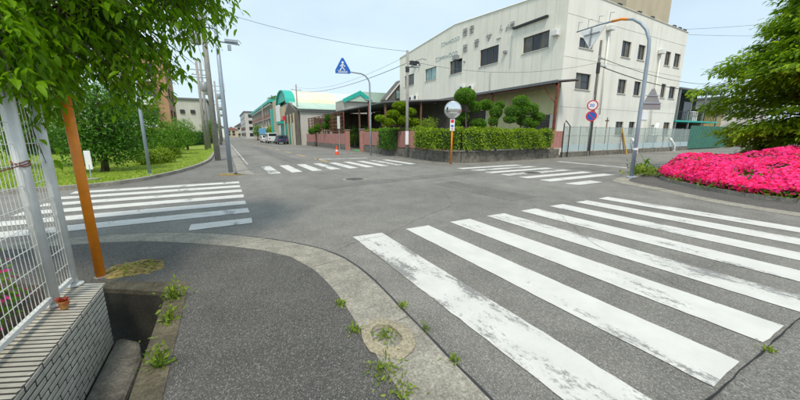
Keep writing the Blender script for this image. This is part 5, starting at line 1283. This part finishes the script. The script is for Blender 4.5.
for k, (x, y, z0, r_) in enumerate(((13.6,33,.0,.5),(13.5,36,0,.6),(13.4,39,0,.6),(12.2,47,0,.8))):
    tree('yard_shrub', ['green shrub left of the pot racks','green shrub behind the near end of the lattice fence','leafy shrub behind the middle of the lattice fence','large shrub behind the far end of the lattice fence'][k], (x,y,0), [(x,y,1.6+.2*k,r_,r_,.9),(x+.2,y+.4,1.0,r_,r_,.7)], 700, .14, 'leaf_mid', .06, 'shrubs in the yard', cat='shrub')

# vaulted market hall: teal end on the street, then yellow, white and pale green roof bays; lean-to in front
wh = thing('vaulted_hall', 'long hall with a barrel roof, teal street end and pale yellow bays', 'building', (20, 62, 0))
q = MB(); lh = [(12.5+i*4.2,14.6+i*4.2,2.6,4.1) for i in range(6)]; facade(q, 'Y', 51.0, 1, 10.6, 40, 0, 5.3, lh, .15); facade(q, 'X', 10.6, 1, 51, 58, 0, 5.3, [], .15); q.obj('wall', M['greywall'], wh)
for h in lh: window(wh, 'Y', 51.0, 1, h, 3, .14, .07)
MB().box(10.2,40.3,50.7,50.98,5.05,5.32).obj('eaves', M['roofgrey'], wh)
xs_ = [10.2,14,18,22,26,30,34,40.3]
for j, (a, b) in enumerate(zip(xs_[:-1], xs_[1:])):
    q = MB(); q.extr([(a+.02,50.6,5.34),(a+.02,58.4,6.95),(a+.02,58.4,7.08),(a+.02,50.6,5.46)], (b-a-.04,0,0)); q.obj('leanto_roof', M[['greenroof','greenroof','paleblue','greenroof','greenroof','greenroof','greenroof'][j]], wh)
VA = [(63.5-5.6*math.cos(math.pi*i/12), 6.9+2.5*math.sin(math.pi*i/12)) for i in range(13)]
xs_ = [9.7,11.3,15.5,18.6,21.7,24.8,28,32,36,40.3]
for j, (a, b) in enumerate(zip(xs_[:-1], xs_[1:])):
    q = MB(); q.extr([(a+.015,y_,z_) for y_, z_ in VA]+[(a+.015,y_,z_-.15) for y_, z_ in reversed(VA)], (b-a-.03,0,0)); q.obj('roof_bay', M[['teal','paleyellow','paleyellow','paleblue','paleyellow','paleblue','greenroof','paleyellow','paleblue'][j]], wh)
q = MB(); q.extr([(10.0,y_,z_-.16) for y_, z_ in VA[1:-1]], (.2,0,0)); q.obj('end_wall', M['teal'], wh)
MB().box(10.3,40,58.5,68.9,0,6.9).obj('body', M['greywall'], wh)
# small gabled store with teal bargeboards, and the grey gable next to the factory
gr = thing('teal_gable_roof', 'small building with a pale green gable roof and teal bargeboards left of the factory', 'building', (26, 50, 0))
cx0 = onY(362, 95, 45.5).x
MB().box(cx0-2.6,cx0+7.0,46.6,50,0,6.3).obj('wall', M['greywall'], gr)
q = MB(); q.extr([(cx0-2.6,46.2,6.5),(cx0,46.2,7.8),(cx0+7.6,46.2,7.9),(cx0+7.6,46.2,6.4),(cx0-2.6,46.2,6.35)], (0,4,0)); q.obj('roof', M['greenroof'], gr)
q = MB(); q.extr([(cx0-2.7,46.1,6.6),(cx0,46.1,7.95),(cx0+1.9,46.1,6.7),(cx0+1.7,46.1,6.2),(cx0,46.1,7.3),(cx0-2.6,46.1,6.1)], (0,.09,0)); q.obj('bargeboard', M['teal'], gr)
gg = thing('grey_gable_shed', 'weathered grey gabled shed against the far end of the factory', 'building', (24, 45, 0))
q = MB(); q.extr([(21.0,42.4,0),(FXE,42.4,0),(FXE,42.4,9.5),(23.6,42.4,9.4),(21.0,42.4,6.6)], (0,2.3,0)); q.obj('wall', M['darkwall'], gg)
q = MB(); q.tube([(20.7,42.3,6.35),(23.6,42.3,9.5)], .12, 4); q.tube([(23.6,42.3,9.5),(FXE,42.3,9.6)], .12, 4); q.obj('verge', M['greyback'], gg)
q = MB(); q.box(22.3,23.3,42.3,42.38,6.6,7.8); wdw = q.obj('window', M['frame'], gg); q = MB(); q.box(22.4,23.2,42.26,42.298,6.7,7.7); q.obj('pane', M['curtain'], wdw)

# shop fronts below the vault
ts = thing('teal_shop', 'grey gabled shop with teal shutters and beige pillars below the barrel roof', 'building', (10, 60, 0))
q = MB(); q.extr([(9.9,51.6,0),(9.9,60.6,0),(9.9,60.6,5.2),(9.9,56.3,6.7),(9.9,51.6,5.2)], (.6,0,0)); q.obj('gable_front', M['darkwall'], ts)
for y in (51.9,54.4,57.2,60.4,64.2,68.5): MB().bbox(9.66,9.85,y-.2,y+.2,0,4.8,.03).obj('pillar', M['beige'], ts)
for a, b, mt in ((52.3,54.0,'paleblue'),(54.8,56.8,'teal'),(57.6,60.0,'teal'),(60.9,63.8,'teal'),(64.7,68.0,'paleblue')): MB().box(9.86-.1*(b > 60.5),9.895,a,b,0,3.4).obj('shutter', M[mt], ts)
MB().box(8.9,9.84,61.0,64.0,3.5,3.9).obj('awning', M['teal'], ts); MB().bbox(8.9,9.28,56.4,57.8,3.9,4.6,.03).obj('sign_box', M['signred'], ts)
MB().box(9.5,9.84,64.6,68.2,4.0,7.0).obj('banner', M['signwhite'], ts)
MB().box(9.6,10.25,61.2,64,4.2,6.4).obj('upper_wall', M['beige'], ts)
MB().box(9.6,11.5,69.2,72.8,0,8.2).obj('stair_tower', M['beige'], ts); MB().box(9.4,9.58,72.9,75.8,0,6.8).obj('side_panel', M['teal'], ts)
# balcony apartments
ap = thing('balcony_apartments', 'three storey apartment house with balconies and a teal roof edge', 'building', (14, 90, 0))
MB().box(11.5,26,78,132,0,8.6).obj('wall', M['beige'], ap); MB().box(9.6,26.5,77.6,132.4,8.61,9.2).obj('roof_edge', M['teal'], ap)
for f in range(3):
    z = .3+f*2.8
    q = MB(); q.box(9.9,11.48,78.2,131.8,z+2.3,z+2.42); bl = q.obj('balcony', M['white'], ap); q = MB(); q.box(9.88,9.95,78.2,131.8,z+2.43,z+3.3 if f < 2 else z+2.65); q.obj('parapet', M['redtile'] if f % 2 else M['render'], bl)
    for y in np.arange(80.5, 131, 5.0): MB().box(9.97,11.4,y,y+.12,z,z+2.28).obj('balcony_divider', M['greywall'], ap)
    for i in range(10):
        a = 79+i*5.0; q = MB(); q.box(11.42,11.49,a+.3,a+1.4,z,z+2.0) if 0 else q.box(11.42,11.49,a+1.7,a+4.5,z,z+2.0); wd = q.obj('window', M['frame'], ap); q = MB(); q.box(11.38,11.418,a+1.8,a+4.4,z+.1,z+1.9); q.obj('pane', M['glass'], wd)
    for i in range(3):
        a = 12.6+i*4.4; q = MB(); q.box(a,a+2.2,77.9,77.98,z+.5,z+2.0); wd = q.obj('window', M['frame'], ap); q = MB(); q.box(a+.1,a+2.1,77.86,77.898,z+.6,z+1.9); q.obj('pane', M['glass'], wd)
tree('roof_garden', 'bushy roof garden on top of the balcony apartments', (13,86,9.2), [(11.5,82,9.7,1.2,2,.6),(12,86,10,1.4,3,.8),(12.5,92,9.8,1.6,4,.7)], 1500, .35, 'leaf_dark', .08, None, cat='shrub')
ga = thing('grey_apartments', 'distant grey apartment block beyond the balcony apartments', 'building', (14, 180, 0))
MB().box(9.5,24,165,205,0,11.6).obj('wall', M['greywall'], ga); MB().box(9.2,24.3,164.7,205.3,11.61,12.1).obj('roof', M['roofgrey'], ga)
for f in range(4):
    for i in range(6):
        a = 167+i*6.2; q = MB(); q.box(9.38,9.48,a,a+3.6,.9+f*2.8,2.6+f*2.8); wd = q.obj('window', M['frame'], ga); q = MB(); q.box(9.34,9.378,a+.12,a+3.48,1.0+f*2.8,2.5+f*2.8); q.obj('pane', M['glass'], wd)
    for i in range(3):
        a = 11+i*4.3; q = MB(); q.box(a,a+2.2,164.9,164.98,.9+f*2.8,2.4+f*2.8); wd = q.obj('window', M['frame'], ga); q = MB(); q.box(a+.1,a+2.1,164.86,164.898,1+f*2.8,2.3+f*2.8); q.obj('pane', M['glass'], wd)
# roadside trees far down
for k, (x, y, h) in enumerate(((9.2,77,3.6),(8.6,100,4.5),(-1.9,64,4.0),(-1.9,90,5))):
    tree('street_side_tree', ['bright green tree in front of the balcony apartments','green tree in front of the distant grey apartments','green tree on the left pavement far down the street','farthest green tree on the left side of the street'][k], (x,y,0), [(x,y,h*.55,1.3,1.4,h*.3),(x+.2,y+.8,h*.75,1,1.1,h*.25)], 1100, .3, 'leaf_lime' if k == 0 else 'leaf_mid', .12, 'trees far down the street')
t = thing('blue_signboard', 'small blue signboard standing before the balcony apartments', 'sign', (7.6, 76, 0)); MB().tube([(7.6,76,0),(7.6,76,2.9)], .06, 8).obj('post', M['galv'], t); MB().bbox(6.9,8.3,75.95,76.05,1.7,2.9,.01).obj('panel', simple('pale_blue_sign', (.12,.35,.6), .5), t)

# left-hand buildings beyond the lawn
bb = thing('brown_apartments', 'tall brown apartment block behind the park trees', 'building', (-12, 62, 0))
holes = [(61+i*3.4, 63.2+i*3.4, z, z+1.7) for i in range(2) for z in (3.6,6.8,10.0)]
XB = -6.6
q = MB(); facade(q, 'X', XB, -1, 60, 68, 0, 13, holes, .2); facade(q, 'Y', 60, 1, -13, XB, 0, 13, [(-12+i*2.6,-10.6+i*2.6,z,z+1.6) for i in range(2) for z in (3.6,6.8,10.0)], .2); q.poly([(-13,60,13),(XB,60,13),(XB,68,13),(-13,68,13)]); q.obj('wall', M['brownwall'], bb)
for h in holes: window(bb, 'X', XB, -1, h, 2, .18, .1)
for h in [(-12+i*2.6,-10.6+i*2.6,z,z+1.6) for i in range(2) for z in (3.6,6.8,10.0)]: window(bb, 'Y', 60, 1, h, 2, .18, .1)
for z in (2.6,5.8,9.0):
    MB().box(-12.6,-8.2,58.6,59.98,z,z+1.1).obj('balcony', M['white'], bb)
wf = thing('white_warehouse', 'long pale grey warehouse wall beyond the brown apartments', 'building', (-10, 95, 0))
q = MB(); q.box(-40,-2.6,90,110,0,9.4); q.obj('wall', M['greywall'], wf); MB().box(-40.3,-2.3,89.7,110.3,9.41,9.8).obj('roof', M['roofgrey'], wf)
for i in range(3):
    a = -8+i*2.0; q = MB(); q.bbox(a,a+.9,89.75,89.97,6.4,7.2,.04); q.obj('vent', M['dark'], wf)
# distant houses closing the street
random.seed(77)
for k, (x, y, w_, h, wm_, rm_, lb) in enumerate(((-2.5,236,9,8.5,'render','roofgrey','distant white house with a grey roof at the left end of the street view'), (5.5,250,8,7,'beige','redtile','distant tan house with a red roof closing the street'), (12.5,262,9,10.5,'greywall','darkwall','distant tall grey house with a dark roof at the right of the street end'), (-11,228,10,7,'cladding','darkwall','distant cream house glimpsed left of the utility poles'))):
    hs = thing('distant_house', lb, 'house', (x,y,0), 'distant houses at the end of the street')
    MB().box(x-w_/2,x+w_/2,y,y+10,0,h*.7).obj('wall', M[wm_], hs)
    q = MB(); q.extr([(x-w_/2-.4,y-.4,h*.7+.01),(x+w_/2+.4,y-.4,h*.7+.01),(x,y-.4,h)], (0,10.8,0)); q.obj('roof', M[rm_], hs)
    for i in range(2):
        for z in (1.2, h*.7-2.0):
            q = MB(); q.box(x-w_*.3+i*w_*.35,x-w_*.3+i*w_*.35+1.6,y-.08,y-.003,z,z+1.3); q.obj('window', M['glass'], hs)
mb = MB(); n = 60; prev = None
for i in range(n+1):
    a = -900+i*40; h = 22+12*math.sin(i*.5)+7*math.sin(i*1.3+1); cur = (a, 1100-abs(a)*.2, h)
    if prev: mb.poly([(prev[0],prev[1],-2),(cur[0],cur[1],-2),(cur[0],cur[1]+60,cur[2]),(prev[0],prev[1]+60,prev[2])]); mb.poly([(prev[0],prev[1]+60,prev[2]),(cur[0],cur[1]+60,cur[2]),(cur[0],cur[1]+300,-2),(prev[0],prev[1]+300,-2)])
    prev = cur
struct(mb.obj('hills', M['hill']))

# ================================================================ CABLES
def cable(label, a, b, sag, r=.012, mat='black', group='overhead cables'):
    a, b = Vector(a), Vector(b); q = MB(); q.tube([a.lerp(b, i/16)-Vector((0,0,sag*4*(i/16)*(1-i/16))) for i in range(17)], r, 5); o = q.obj('overhead_cable', M[mat]); tag(o, label, 'cable', group); return o
U4 = (u407.x, u407.y)
cable('thick cable sloping from the slim utility pole down the street to the left', (U4[0],U4[1],6.15), (10.4,52,8.0), .7, .02, 'cable')
cable('thin wire above the thick cable sloping left from the slim utility pole', (U4[0],U4[1],6.6), (10.4,52,8.6), .9, .009, 'cable')
cable('long thin wire crossing the open sky from the left utility pole', (P212.x,P212.y,8.7), (U4[0],U4[1],6.85), .35, .01)
cable('thick black cable from the dark utility pole along the factory side to the right', (P590.x+.2,P590.y,6.4), (54,16.6,6.9), .75, .032)
cable('thin black cable just above the thick one along the factory side', (P590.x+.2,P590.y,6.95), (54,16.6,7.6), .7, .02)
cable('cable from the slim utility pole to the dark pole along the yard hedge', (U4[0],U4[1],6.3), (P590.x-.1,P590.y,6.6), .7, .011, 'cable')
cable('high wire crossing the sky above the right tree', (FXE-1,18,11.6), (75,5,14.5), .8, .012)
cable('second high wire crossing the sky above the right tree', (FXE-1,18,11.9), (75,2,17), .8, .012)
ends = [(P212.x,P212.y),( -.35,58),(-.3,84),(-.2,112)]
for k in range(3):
    for q_, (dx, z0, z1) in enumerate(((-.6,8.75,8.95),(.6,8.75,8.95))):
        cable(f'{["nearest","middle","farthest"][k]} span of the {["left","right"][q_]} power line along the left pavement', (ends[k][0]+dx,ends[k][1],z0 if k == 0 else z1), (ends[k+1][0]+dx,ends[k+1][1],z1), .6, .012)
